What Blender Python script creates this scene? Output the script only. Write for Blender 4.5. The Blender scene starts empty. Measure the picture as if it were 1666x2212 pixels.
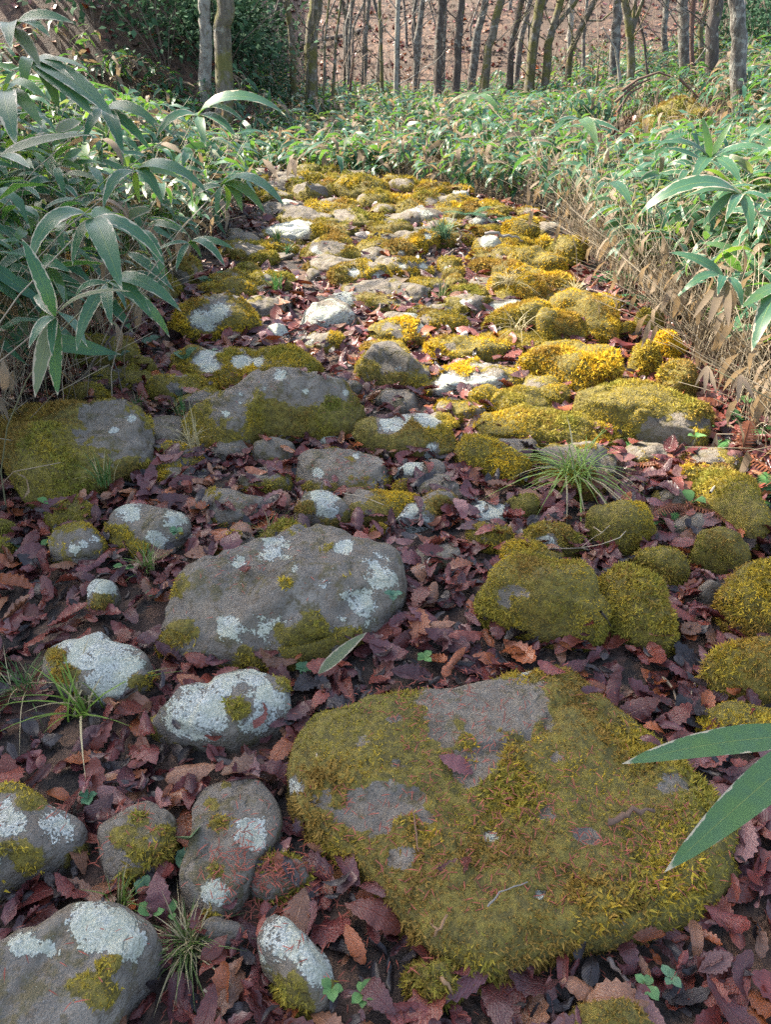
import bpy, math, random
import numpy as np
from mathutils import Vector, Matrix

# ------------------------------------------------------------------ camera, sky, sun, exposure
sc = bpy.context.scene
COL = sc.collection
CAM_H, PITCH, FPX, VW, VH = 1.45, math.radians(33.2), 1598.0, 1666.0, 2212.0
cam_d = bpy.data.cameras.new('camera'); cam = bpy.data.objects.new('camera', cam_d); COL.objects.link(cam)
cam.location = (0, 0, CAM_H); cam.rotation_euler = (math.pi/2-PITCH, 0, 0)
cam_d.sensor_fit = 'VERTICAL'; cam_d.sensor_height = 34.6; cam_d.lens = 34.6*FPX/VH
cam_d.clip_start = 0.05; cam_d.clip_end = 400
sc.camera = cam

SUN_EL, SUN_AZ = math.radians(42), math.radians(-60)      # sun stands to the left, a little ahead
w = bpy.data.worlds.new('World'); sc.world = w; w.use_nodes = True
wn = w.node_tree.nodes; sky = wn.new('ShaderNodeTexSky'); sky.sky_type = 'NISHITA'; sky.sun_disc = False
sky.sun_elevation = SUN_EL; sky.sun_rotation = SUN_AZ
wn['Background'].inputs['Strength'].default_value = 0.15
sky.dust_density = 3.0; sky.ozone_density = .4; hs = wn.new('ShaderNodeHueSaturation'); hs.inputs['Saturation'].default_value = .85   # sky's blue toned down to balance the colour of the shade
w.node_tree.links.new(sky.outputs[0], hs.inputs['Color']); w.node_tree.links.new(hs.outputs[0], wn['Background'].inputs['Color'])
sun_d = bpy.data.lights.new('sun', 'SUN'); sun = bpy.data.objects.new('sun', sun_d); COL.objects.link(sun)
sun_d.energy = 4.5; sun_d.angle = math.radians(0.55); sun_d.color = (1.0, 0.90, 0.74)
to_sun = Vector((math.sin(SUN_AZ)*math.cos(SUN_EL), math.cos(SUN_AZ)*math.cos(SUN_EL), math.sin(SUN_EL)))
sun.rotation_euler = (-to_sun).to_track_quat('-Z', 'Y').to_euler(); sun.location = (-4, 12, 14)
sc.view_settings.view_transform = 'Standard'; sc.view_settings.look = 'None'
sc.view_settings.gamma = 1; sc.view_settings.use_curve_mapping = False
sc.view_settings.exposure = 2.0
sc.render.engine = 'CYCLES'
cy = sc.cycles; cy.use_denoising = False; cy.max_bounces = 5; cy.diffuse_bounces = 3; cy.glossy_bounces = 2
cy.transmission_bounces = 3; cy.transparent_max_bounces = 4

# ------------------------------------------------------------------ helpers
R = np.random.default_rng(7)
rnd = random.Random(11)
FW = np.array([0, math.cos(PITCH), -math.sin(PITCH)]); UP = np.array([0, math.sin(PITCH), math.cos(PITCH)])
EYE = np.array([0, 0, CAM_H])
def ray(px, py): return FW + UP*((VH/2-py)/FPX) + np.array([(px-VW/2)/FPX, 0, 0])
def at(px, py, z=0.0):                       # point of the level plane z that the photograph shows at px, py
    d = ray(px, py); return EYE + d*((z-CAM_H)/d[2])
def atY(px, py, Y): d = ray(px, py); return EYE + d*(Y/d[1])
def atD(px, py, D): return EYE + ray(px, py)*D
def proj(P):
    q = np.asarray(P, float)-EYE; zd = np.maximum(q@FW, 1e-3)
    return VW/2+q[..., 0]/zd*FPX, VH/2-(q@UP)/zd*FPX, zd
def sstep(a, b, x): t = np.clip((x-a)/(b-a), 0, 1); return t*t*(3-2*t)
def vnoise(p):
    p = np.asarray(p, float); i = np.floor(p).astype(np.int64); f = p-i; u = f*f*(3-2*f)
    def h(a, b, c):
        n = (a*374761393+b*668265263+c*2147483647) & 0xffffffff
        n = ((n ^ (n >> 13))*1274126177) & 0xffffffff
        n = ((n ^ (n >> 16))*2246822519) & 0xffffffff
        return ((n ^ (n >> 15)) & 0xffff)/65535.0
    x, y, z = i[..., 0], i[..., 1], i[..., 2]; ux, uy, uz = u[..., 0], u[..., 1], u[..., 2]
    l = lambda a, b, t: a+(b-a)*t
    return l(l(l(h(x,y,z), h(x+1,y,z), ux), l(h(x,y+1,z), h(x+1,y+1,z), ux), uy),
             l(l(h(x,y,z+1), h(x+1,y,z+1), ux), l(h(x,y+1,z+1), h(x+1,y+1,z+1), ux), uy), uz)
def fbm(p, o=3):
    s = 0; a = 1; t = 0
    for k in range(o): s = s+a*vnoise(np.asarray(p)*2**k+17.3*k); t += a; a *= .5
    return s/t
def nrm(v): return v/np.maximum(np.linalg.norm(v, axis=-1, keepdims=True), 1e-9)

def mesh_np(name, V, F, uv=None, col=None, attrs=None, smooth=False, mat=None):
    """V (n,3), F (m,3) or (m,4) int; uv/col per vertex"""
    me = bpy.data.meshes.new(name); V = np.ascontiguousarray(V, np.float32); F = np.ascontiguousarray(F, np.int32)
    n, k = F.shape
    me.vertices.add(len(V)); me.vertices.foreach_set('co', V.ravel())
    me.loops.add(n*k); me.loops.foreach_set('vertex_index', F.ravel())
    me.polygons.add(n); me.polygons.foreach_set('loop_start', np.arange(n, dtype=np.int32)*k)
    me.polygons.foreach_set('loop_total', np.full(n, k, np.int32))
    if smooth: me.polygons.foreach_set('use_smooth', np.ones(n, bool))
    if uv is not None:
        l = me.uv_layers.new(name='UVMap'); l.data.foreach_set('uv', np.ascontiguousarray(uv, np.float32)[F.ravel()].ravel())
    if col is not None:
        a = me.color_attributes.new('col', 'FLOAT_COLOR', 'POINT')
        c = np.ones((len(V), 4), np.float32); c[:, :3] = col; a.data.foreach_set('color', c.ravel())
    for kx, v in (attrs or {}).items():
        a = me.attributes.new(kx, 'FLOAT', 'POINT'); a.data.foreach_set('value', np.ascontiguousarray(v, np.float32))
    if mat: me.materials.append(mat)
    me.update(calc_edges=True)
    return me
def link(name, me, parent=None, loc=(0, 0, 0)):
    o = bpy.data.objects.new(name, me); COL.objects.link(o); o.location = loc
    if parent: o.parent = parent
    return o
def tag(o, label=None, cat=None, group=None, kind=None):
    if label: o['label'] = label
    if cat: o['category'] = cat
    if group: o['group'] = group
    if kind: o['kind'] = kind
    return o
class Acc:                                    # collects triangles of one mesh
    def __init__(s): s.V = []; s.F = []; s.U = []; s.C = []; s.n = 0
    def add(s, V, F, uv=None, col=None):
        V = np.asarray(V, float); s.V.append(V); s.F.append(np.asarray(F)+s.n); s.n += len(V)
        s.U.append(np.zeros((len(V), 2)) if uv is None else uv)
        s.C.append(np.broadcast_to(np.asarray((1, 1, 1) if col is None else col, float), (len(V), 3)))
    def mesh(s, name, mat, smooth=False, off=(0, 0, 0)):
        return mesh_np(name, np.concatenate(s.V)-np.asarray(off), np.concatenate(s.F), np.concatenate(s.U), np.concatenate(s.C), smooth=smooth, mat=mat)
def tube(pts, rad, sides=6):
    pts = np.asarray(pts, float); n = len(pts); rad = np.broadcast_to(rad, (n,))
    T = nrm(np.gradient(pts, axis=0)); a = np.array([0.31, .87, .12]); A = nrm(np.cross(T, a)); B = np.cross(T, A)
    th = np.arange(sides)/sides*2*math.pi
    V = (pts[:, None]+rad[:, None, None]*(A[:, None]*np.cos(th)[None, :, None]+B[:, None]*np.sin(th)[None, :, None])).reshape(-1, 3)
    F = []
    for i in range(n-1):
        for j in range(sides):
            a0 = i*sides+j; b0 = i*sides+(j+1) % sides
            F += [(a0, b0, b0+sides), (a0, b0+sides, a0+sides)]
    V = np.vstack([V, pts[-1:]]); e = (n-1)*sides
    F += [(e+j, e+(j+1) % sides, n*sides) for j in range(sides)]
    uv = np.zeros((len(V), 2)); uv[:-1, 1] = np.repeat(np.linspace(0, 1, n), sides); uv[:-1, 0] = np.tile(th/6.283, n)
    return V, np.array(F), uv
def frames(D, U):                             # rows of matrices with columns x, y=D, z
    y = nrm(D); x = nrm(np.cross(y, U)); z = np.cross(x, y); return np.stack([x, y, z], -1)
def stamp(acc, V, F, uv, M, S, T, col):       # many transformed copies of one small mesh into acc
    n = len(M)
    P = np.einsum('nij,vj->nvi', M, V)*np.asarray(S)[:, None, None]+np.asarray(T)[:, None]
    k = len(V); FF = (F[None]+(np.arange(n)*k)[:, None, None]).reshape(-1, 3)
    acc.add(P.reshape(-1, 3), FF, np.tile(uv, (n, 1)), np.repeat(np.asarray(col), k, axis=0))

# ------------------------------------------------------------------ materials
class NB:
    def __init__(s, name):
        s.m = bpy.data.materials.new(name); s.m.use_nodes = True; s.t = s.m.node_tree
        s.b = s.t.nodes['Principled BSDF']; s.out = s.t.nodes['Material Output']
    def n(s, typ, _in=None, **kw):
        nd = s.t.nodes.new('ShaderNode'+typ)
        for k, v in kw.items(): setattr(nd, k, v)
        for k, v in (_in or {}).items(): s.set(nd.inputs[k], v)
        return nd
    def set(s, inp, v):
        if hasattr(v, 'is_output'): s.t.links.new(v, inp)
        elif isinstance(v, bpy.types.Node): s.t.links.new(v.outputs[0], inp)
        else: inp.default_value = v
    def noise(s, scale, vec=None, detail=3, rough=.55):
        d = {'Scale': scale, 'Detail': detail, 'Roughness': rough}
        if vec is not None: d['Vector'] = vec
        return s.n('TexNoise', d).outputs['Fac']
    def mix(s, f, a, b):
        nd = s.n('Mix', data_type='RGBA'); s.set(nd.inputs[0], f)
        for i, v in ((6, a), (7, b)): s.set(nd.inputs[i], v if not isinstance(v, tuple) else (*v, 1)[:4])
        return nd.outputs[2]
    def math(s, op, a, b=0.0, c=None):
        nd = s.n('Math', operation=op); s.set(nd.inputs[0], a); s.set(nd.inputs[1], b)
        if c is not None: s.set(nd.inputs[2], c)
        return nd.outputs[0]
    def rng(s, v, a, b, c=0.0, d=1.0):
        nd = s.n('MapRange', {0: v, 1: a, 2: b, 3: c, 4: d}); nd.interpolation_type = 'SMOOTHSTEP'; return nd.outputs[0]
    def ramp(s, f, stops):
        nd = s.n('ValToRGB', {0: f}); e = nd.color_ramp.elements
        while len(e) < len(stops): e.new(.5)
        for x, (p, c) in zip(e, stops): x.position = p; x.color = (*c, 1)
        return nd.outputs[0]
    def attr(s, name, typ='GEOMETRY'): return s.n('Attribute', attribute_name=name, attribute_type=typ)
    def P(s, **kw):
        for k, v in kw.items(): s.set(s.b.inputs[k.replace('_', ' ')], v)
    def bump(s, h, st=.5, dist=.01): s.P(Normal=s.n('Bump', {'Height': h, 'Strength': st, 'Distance': dist}).outputs[0])
    def translucent(s, col, f):
        t = s.n('BsdfTranslucent'); s.set(t.inputs[0], col)
        m = s.n('MixShader'); s.set(m.inputs[0], f); s.t.links.new(s.b.outputs[0], m.inputs[1]); s.t.links.new(t.outputs[0], m.inputs[2])
        s.t.links.new(m.outputs[0], s.out.inputs[0])

def mat_stone():
    b = NB('stone'); tc = b.n('TexCoord').outputs['Object']; rn = b.n('ObjectInfo').outputs['Random']
    off = b.n('CombineXYZ', {0: b.math('MULTIPLY', rn, 37.0), 1: b.math('MULTIPLY', rn, 91.0)})
    v = b.n('VectorMath', {0: tc, 1: off.outputs[0]}, operation='ADD').outputs[0]
    n1 = b.noise(6, v, 5, .6); n2 = b.noise(45, v, 4, .65); n3 = b.noise(170, v, 3, .6); n4 = b.noise(16, v, 5, .65)
    rock = b.ramp(n1, [(.25, (.085, .066, .047)), (.42, (.205, .172, .13)), (.55, (.14, .122, .10)), (.75, (.30, .262, .21))])
    rock = b.mix(b.rng(n2, .45, .68, 0, .85), rock, (.115, .085, .055))
    rock = b.mix(b.rng(n3, .58, .75, 0, .6), rock, (.30, .29, .27))
    rock = b.mix(b.math('MULTIPLY', b.rng(n4, .5, .72), .55), rock, (.20, .20, .20))
    rock = b.mix(b.rng(b.math('ADD', n4, b.math('MULTIPLY', n2, .35)), .66, .82, 0, .85), rock, (.105, .083, .028))   # thin film of algae
    ck = b.n('TexVoronoi', {'Vector': b.n('VectorMath', {0: v, 1: b.n('VectorMath', {0: b.n('TexNoise', {'Vector': v, 'Scale': 7.0, 'Detail': 4.0}).outputs['Color'], 1: (.22, .22, .22)}, operation='MULTIPLY').outputs[0]}, operation='ADD').outputs[0], 'Scale': 2.6}, feature='DISTANCE_TO_EDGE').outputs['Distance']
    crack = b.math('MULTIPLY', b.rng(ck, .016, .0), b.rng(n4, .46, .60)); rock = b.mix(b.math('MULTIPLY', crack, .35), rock, (.035, .03, .024))
    rock = b.mix(b.rng(n2, .30, .16, 0, .5), rock, (.33, .31, .28))
    # lichen crust
    la = b.attr('lichen').outputs['Fac']
    ln = b.math('ADD', b.math('MULTIPLY', n4, .55), b.math('ADD', b.math('MULTIPLY', n2, .45), b.math('MULTIPLY', n3, .35)))
    lf = b.rng(b.math('ADD', la, b.math('MULTIPLY', b.math('SUBTRACT', ln, .675), 3.4)), .50, .62, 0, .94)
    lic = b.mix(b.rng(n3, .35, .7), (.27, .29, .26), (.57, .59, .53))
    lic = b.mix(b.rng(n4, .4, .6, 0, .55), lic, (.42, .43, .30))
    c = b.mix(lf, rock, lic)
    # moss felt under the sprigs
    ma = b.attr('moss').outputs['Fac']
    mf = b.rng(b.math('ADD', ma, b.math('MULTIPLY', b.math('SUBTRACT', b.math('ADD', b.math('MULTIPLY', n2, .55), b.math('MULTIPLY', n4, .45)), .5), 2.6)), .36, .52)
    mc = b.mix(b.rng(n2, .35, .65), (.085, .068, .012), (.19, .15, .022))
    c = b.mix(mf, c, mc)
    b.P(Base_Color=c, Roughness=b.math('ADD', .68, b.math('MULTIPLY', n1, .2)))
    h = b.math('ADD', b.math('MULTIPLY', n2, .7), b.math('ADD', b.math('MULTIPLY', n3, .45), b.math('SUBTRACT', b.math('MULTIPLY', lf, .25), b.math('MULTIPLY', crack, .35))))
    b.bump(h, 1.0, .02)
    return b.m
def mat_vcol(name, rough=.6, trans=0.0, spec=.3, tint=(1, 1, 1)):
    b = NB(name); c = b.attr('col').outputs['Color']
    b.P(Base_Color=c, Roughness=rough, Specular_IOR_Level=spec)
    if trans: b.translucent(c, trans)
    return b.m
def leaf_nodes(name, src):
    b = NB(name); uv = b.n('UVMap').outputs[0]; s = b.n('SeparateXYZ', {0: uv}); u, v = s.outputs[1], s.outputs[0]
    av = b.math('ABSOLUTE', b.math('SUBTRACT', v, .5))
    vein = b.math('SINE', b.math('MULTIPLY', b.math('SUBTRACT', u, b.math('MULTIPLY', av, .75)), 62.0))
    vf = b.rng(vein, .72, 1.0); mid = b.rng(av, .03, .0)
    vf = b.math('MAXIMUM', vf, mid)
    tc = b.n('TexCoord').outputs['Object']; n1 = b.noise(28, tc, 4); n2 = b.noise(110, tc, 3)
    base = b.attr('col').outputs['Color'] if src == 'col' else b.n('ObjectInfo').outputs['Color']
    c = b.mix(b.rng(n1, .35, .7, 0, .6), base, b.n('MixRGB', {0: 1.0, 1: base, 2: (.45, .38, .42, 1)}, blend_type='MULTIPLY').outputs[0])
    c = b.mix(b.math('MULTIPLY', vf, .35), c, b.n('MixRGB', {0: 1.0, 1: base, 2: (1.7, 1.5, 1.4, 1)}, blend_type='MULTIPLY').outputs[0])
    c = b.mix(b.rng(n2, .6, .75, 0, .5), c, (.06, .035, .03))
    b.P(Base_Color=c, Roughness=b.rng(n1, .3, .7, .22, .48), Specular_IOR_Level=.6)
    b.bump(b.math('ADD', b.math('MULTIPLY', vf, -.6), b.math('MULTIPLY', n1, .8)), .55, .004)
    b.translucent(c, .12)
    return b.m
def mat_sasa():
    b = NB('sasa_leaf'); uv = b.n('UVMap').outputs[0]; s = b.n('SeparateXYZ', {0: uv}); v, u = s.outputs[0], s.outputs[1]
    av = b.math('MULTIPLY', b.math('ABSOLUTE', b.math('SUBTRACT', v, .5)), 2.0)
    rn = b.n('ObjectInfo').outputs['Random']; tc = b.n('TexCoord').outputs['Object']
    n1 = b.noise(9, tc, 4); n2 = b.noise(45, tc, 3)
    col = b.attr('col').outputs['Color']; sep = b.n('SeparateColor', {0: col})
    dead, hue, edge = sep.outputs[0], sep.outputs[1], sep.outputs[2]
    stripe = b.math('SINE', b.math('MULTIPLY', v, 95.0))
    g = b.mix(hue, (.030, .104, .064), (.085, .165, .052))
    g = b.mix(b.rng(n1, .3, .7, 0, .5), g, (.040, .105, .085))
    g = b.mix(b.math('MULTIPLY', b.rng(stripe, .2, 1.0), .25), g, (.07, .14, .05))
    g = b.mix(b.rng(av, .05, .02), g, (.12, .18, .06))
    t = b.mix(n1, (.24, .185, .125), (.16, .122, .085)); t = b.mix(b.math('MULTIPLY', b.rng(stripe, .3, 1), .3), t, (.2, .13, .08))
    mar = b.rng(b.math('ADD', av, b.math('ADD', b.math('MULTIPLY', b.math('SUBTRACT', n1, .5), 1.25), b.math('MULTIPLY', b.math('SUBTRACT', edge, .5), .45))), .88, .95)
    tip = b.rng(b.math('ADD', u, b.math('MULTIPLY', b.math('SUBTRACT', n2, .5), .1)), .94, .975)
    mar = b.math('MAXIMUM', mar, tip)
    c = b.mix(mar, g, (.42, .38, .27)); spot = b.rng(n2, .70, .74); c = b.mix(b.math('MULTIPLY', spot, .7), c, (.5, .48, .35))
    c = b.mix(dead, c, t)
    b.P(Base_Color=c, Roughness=b.rng(dead, 0, 1, .36, .7), Specular_IOR_Level=.30)
    b.bump(stripe, .12, .002)
    tr = b.mix(dead, b.mix(mar, b.mix(hue, (.12, .30, .045), (.30, .48, .04)), (.5, .45, .3)), (.4, .28, .15))
    b.translucent(tr, .30)
    return b.m
def mat_bark(name, c1, c2, moss, lich):
    b = NB(name); tc = b.n('TexCoord').outputs['Object']
    mp = b.n('Mapping', {0: tc, 3: (1, 1, .22)}).outputs[0]
    n1 = b.noise(14, mp, 5, .65); n2 = b.noise(4.5, tc, 5, .65); n3 = b.noise(11, tc, 4, .65); n4 = b.noise(60, mp, 3)
    c = b.mix(b.rng(n1, .35, .65), c1, c2)
    c = b.mix(b.rng(n3, .62-.25*lich, .72-.2*lich, 0, .65), c, (.30, .30, .265))
    c = b.mix(b.rng(n2, .70-.26*moss, .80-.22*moss, 0, .85), c, b.mix(n3, (.05, .055, .010), (.15, .135, .02)))
    b.P(Base_Color=c, Roughness=.85); b.bump(b.math('ADD', n1, b.math('MULTIPLY', n4, .4)), .8, .03)
    return b.m
def mat_ground():
    b = NB('ground_soil'); tc = b.n('TexCoord').outputs['Object']; s = b.n('SeparateXYZ', {0: tc})
    n0 = b.noise(.5, tc, 4); n1 = b.noise(8, tc, 5, .65); n2 = b.noise(60, tc, 4)
    wv = b.n('VectorMath', {0: tc, 1: b.n('VectorMath', {0: b.n('TexNoise', {'Vector': tc, 'Scale': 20.0}).outputs['Color'], 1: (.09, .09, .09)}, operation='MULTIPLY').outputs[0]}, operation='ADD').outputs[0]
    vo = b.n('TexVoronoi', {'Vector': wv, 'Scale': 13.0, 'Randomness': 1.0}); vc = b.n('SeparateColor', {0: vo.outputs['Color']})
    litter = b.ramp(vc.outputs[0], [(.0, (.02, .011, .008)), (.35, (.062, .032, .021)), (.6, (.115, .062, .038)), (.85, (.18, .105, .065)), (1, (.068, .034, .026))])
    soil = b.mix(b.rng(n1, .35, .65), (.018, .014, .012), (.05, .036, .028))
    near = b.rng(s.outputs[1], 9.0, 15.0)
    f = b.math('MAXIMUM', near, b.rng(n1, .42, .55, 0, .8))
    c = b.mix(f, soil, litter); c = b.mix(b.math('MULTIPLY', near, b.rng(n0, .38, .62)), c, b.mix(n1, (.035, .024, .017), (.095, .058, .034)))
    b.P(Base_Color=c, Roughness=.8)
    b.bump(b.math('ADD', b.math('MULTIPLY', vc.outputs[1], .6), n2), .8, .03)
    return b.m
MS = mat_stone(); MMOSS = mat_vcol('moss_sprigs', .7, .25, .15); MLEAF = leaf_nodes('fallen_leaf', 'obj'); MLIT = leaf_nodes('leaf_litter', 'col')
MSASA = mat_sasa(); MCULM = mat_vcol('dry_culm', .5, 0, .35); MGRASS = mat_vcol('grass_blades', .5, .3, .3); MTWIG = mat_vcol('twig_bark', .8)
MNEED = mat_vcol('needle', .7); MGREEN = mat_vcol('green_leaf', .5, .25, .25); MGROUND = mat_ground(); MSHRUB = mat_vcol('shrub_leaf', .75, .15, .08)
BARK = {'moss': mat_bark('bark_mossy', (.07, .06, .045), (.15, .13, .10), 1.0, .3), 'grey': mat_bark('bark_grey', (.06, .052, .045), (.135, .118, .102), .25, .6),
        'dark': mat_bark('bark_dark', (.045, .036, .03), (.10, .08, .068), .35, .3), 'pale': mat_bark('bark_pale', (.12, .105, .09), (.23, .205, .17), .3, .9),
        'red': mat_bark('bark_red', (.07, .04, .03), (.16, .09, .07), .0, .1), 'far': mat_bark('bark_far', (.07, .062, .055), (.14, .125, .112), .2, .4)}

# ------------------------------------------------------------------ ground
def path_edges(Y):                            # left and right edge of the paved path
    Y = np.asarray(Y, float); bend = np.clip(Y-7.0, 0, None)**1.7*.40
    return -1.25-bend*.3, 1.42-bend
def gz(x, y):
    x = np.asarray(x, float); y = np.asarray(y, float); l, r = path_edges(y)
    z = .035*(fbm(np.stack([x*1.6, y*1.6, x*0], -1), 3)-.5)
    z = z-.26*sstep(.0, .7, x-r)*sstep(.3, 2.2, y)+.20*sstep(.3, 2.5, l-x)*sstep(10, 6, y)+.30*sstep(2.2, 6, x-r)+.22*np.clip(x-3.6, 0, 40)*sstep(6, 13, y)
    bank = np.clip(-1.9-.10*(y-16)-x, 0, None)
    z = z+np.minimum(bank*1.0, 2.2+bank*.28)*sstep(11.5, 16, y)+.16*np.clip(-x-2.6, 0, 30)*sstep(14, 8, y)*sstep(3.5, 7, y)
    z = z-.15*sstep(9, 14, y)*sstep(4, 2, np.abs(x))+.40*np.clip(y-23.5+1.5*np.sin(x*.35), 0, 28)
    z = z+.10*np.clip(np.abs(x)-20, 0, 60)+.5*(fbm(np.stack([x*.22, y*.22, x*0+3], -1), 2)-.5)*sstep(12, 20, y)
    return z
def grid_axis(lo, hi, c, n, k):
    t = np.linspace(-1, 1, n); s = np.sinh(t*k)/np.sinh(k); return np.where(s < 0, c+s*(c-lo), c+s*(hi-c))
gx = grid_axis(-75, 75, 0, 210, 4.2); gy = grid_axis(-25, 95, 2.4, 250, 3.8)
GX, GY = np.meshgrid(gx, gy); GV = np.stack([GX, GY, gz(GX, GY)], -1).reshape(-1, 3)
nx = len(gx); ii = (np.arange(len(gy)-1)[:, None]*nx+np.arange(nx-1)[None]).ravel()
ground = tag(link('ground', mesh_np('ground', GV, np.stack([ii, ii+1, ii+nx+1, ii+nx], 1), smooth=True, mat=MGROUND)), kind='structure')

# ------------------------------------------------------------------ stones
STONES = []                                   # centre, angle table, height, exponent, base level: for laying leaves
def E(cx, cy, rx, ry): return ('e', cx, cy, rx, ry)
def ell(e, r):
    _, cx, cy, rx, ry = e; a = r.random()*6.3; b = r.random()*6.3
    t = np.arange(14)/14*2*math.pi; k = 1+.10*np.sin(2*t+a)+.07*np.sin(3*t+b); k2 = 1+.05*np.sin(4*t+b)
    return np.stack([cx+1.08*rx*np.cos(t)*k*k2, cy+1.12*ry*np.sin(t)*k], 1)
def moss_sprigs(P, N, cen, area_den, size, hue, r, brown=0):
    n = len(P); k = 4; grow = (.55+.95*sstep(.3, .7, fbm(P*7+60, 2)))[:, None]; grow = np.repeat(grow, k, 0)
    Pk = np.repeat(P, k, 0); Nk = np.repeat(N, k, 0); m = len(Pk)
    D = nrm(Nk*.5+nrm(r.normal(size=(m, 3)))*.95+np.array([0, 0, -.35])*(1-np.clip(Nk[:, 2:], 0, 1)))
    Lh = size*grow*(.55+.8*r.random((m, 1))); W = nrm(np.cross(D, r.normal(size=(m, 3))))*Lh*.20
    B = Pk-Nk*size*.15+nrm(r.normal(size=(m, 3)))*size*.25
    V = np.stack([B-W, B+W, B+D*Lh], 1).reshape(-1, 3); F = np.arange(3*m).reshape(-1, 3)
    pal = np.array([(.74, .50, .036), (.38, .29, .044), (.21, .215, .040), (.28, .16, .048)])  # golden tone has the sun's glow put in, second tone matches shaded moss
    w0 = fbm(P*9+5, 2)*.5+fbm(P*2.7+8, 2)*.5; h = np.clip(hue+(w0-.5)*1.7+r.normal(size=n)*.10, 0, 1)
    c = np.where(h[:, None] < .5, pal[0]+(pal[1]-pal[0])*(h[:, None]*2), pal[1]+(pal[2]-pal[1])*(h[:, None]*2-1))
    br = sstep(.50-brown, .66-brown, fbm(P*5+31, 3)+r.normal(size=n)*.06)[:, None]*.75; c = c*(1-br)+pal[3]*br
    c = c*(.82+.36*r.random((n, 1)))
    return V, F, np.repeat(np.repeat(c, k, 0), 3, 0)
def stone(label, shape, H, n=2.4, moss=.5, lich=.1, hue=.5, ls=(), bs=(), ms=(), lump=.5, name='stone', cat='stone', group='stones paving the path', lean=0.0):
    sd = len(STONES)+3; r = np.random.default_rng(sd)
    wd = shape[0] == 'w'
    if wd:                                    # world-placed stone: centre x, y and half sizes
        _, sx, sy, ax, ay = shape; tq = np.arange(14)/14*2*math.pi; W = np.stack([sx+ax*np.cos(tq)*(1+.12*np.sin(2*tq+sd)), sy+ay*np.sin(tq)*(1+.1*np.sin(3*tq+sd))], 1); zz = float(gz(sx, sy)); P = np.array(proj(np.column_stack([W, np.full(14, zz)]))[:2]).T
    else: P = ell(shape, r) if shape[0] == 'e' else np.array(shape, float)
    cpx = P.mean(0); z0 = float(gz(*at(*cpx)[:2])); c0 = at(*cpx, z0); z0 = float(gz(c0[0], c0[1]))
    yt, yb = P[:, 1].min(), P[:, 1].max(); t = (yb-P[:, 1])/(yb-yt)
    al = math.atan2(CAM_H, c0[1]); ext = (yb-yt)/FPX*float(proj(c0)[2]); wid = np.ptp(P[:, 0])/FPX*float(proj(c0)[2])
    if not wd: H *= (.78 if moss >= .9 else .86)*(1-.3*sstep(3.8, 5.5, c0[1]))
    if not wd: H = min(H, max((ext-.50*wid*math.sin(al))/math.cos(al)/.85, .32*ext/math.cos(al)))
    if not wd: W = np.array([at(x, y, z0+H*.72*tt*tt*(3-2*tt))[:2] for (x, y), tt in zip(P, t)])
    x, y = W[:, 0], W[:, 1]; x2, y2 = np.roll(x, -1), np.roll(y, -1); cr = x*y2-x2*y; A = cr.sum()/2
    c = np.array([((x+x2)*cr).sum(), ((y+y2)*cr).sum()])/(6*A)
    dist = math.hypot(c[0], c[1]); rad = math.sqrt(abs(A)/math.pi)
    K = int(np.clip(2*math.pi*rad/max(.010, dist*.0042), 28, 150)); nr = int(np.clip(K*.36, 9, 46))
    th = np.arange(K)/K*2*math.pi; d = np.stack([np.cos(th), np.sin(th)], 1)
    Rt = np.full(K, 1e-3)
    for i in range(len(W)):                   # star-shaped radius table
        a, b = W[i]-c, W[(i+1) % len(W)]-c; e = b-a; den = d[:, 0]*e[1]-d[:, 1]*e[0]; den = np.where(abs(den) < 1e-9, 1e-9, den)
        s = (a[0]*e[1]-a[1]*e[0])/den; u = (a[0]*d[:, 1]-a[1]*d[:, 0])/den
        Rt = np.where((u >= -1e-4) & (u <= 1.0001) & (s > 0), np.maximum(Rt, s), Rt)
    kw = max(1, int(K*.022)); kn = np.ones(2*kw+1)/(2*kw+1)
    Rt = Rt*(1.0 if rad > .36 else 1.15 if moss < .88 else 1.10)
    for _ in range(2): Rt = np.convolve(np.concatenate([Rt[-kw:], Rt, Rt[:kw]]), kn, 'valid')
    u = np.linspace(0, 1, nr+1)[1:]; s = 1-(1-u)**1.7; zz = np.clip(1-s**n, 0, 1)**(1/n)
    ss = np.concatenate([s, [.985, .93]]); zz = np.concatenate([zz, [-.35, -.9]]); zz[-2:] *= min(1, .07/H)
    ring = lambda sk, zk: np.column_stack([c[0]+Rt*d[:, 0]*sk, c[1]+Rt*d[:, 1]*sk, np.full(K, zk*H)])
    V = np.vstack([[[c[0], c[1], H]]]+[ring(a, b) for a, b in zip(ss, zz)]); M = len(ss)
    S = np.concatenate([[0], np.repeat(ss, K)])
    # chipped facets, lumps, ledges and grain
    sc3 = np.array([rad, rad, H]); cc3 = np.array([c[0], c[1], 0]); q3 = (V-cc3)/sc3
    for _ in range(9 if moss < .9 else 4):
        nv = nrm(r.normal(size=3)*np.array([1, 1, .8])+np.array([0, 0, .45])); dv = q3@nv; mx = dv.max(); ex = np.clip(dv-mx*(.76+.17*r.random()), 0, None); q3 = q3-nv*(ex*.8)[:, None]
    V = q3*sc3+cc3
    O = V-np.array([c[0], c[1], -H*.7]); Dn = nrm(O/np.array([rad, rad, max(H, .3*rad)])); o = r.random(3)*50
    lump = lump*(2.3 if moss >= .9 and rad < .32 else 1.2); n1 = fbm(V/(rad*.9)+o, 2)-.5; n2 = fbm(V*9+o, 3)-.5; n3 = fbm(V*30+o, 2)-.5; rg = 1-abs(fbm(V*np.array([4, 4, 9])+o, 2)*2-1)
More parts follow.
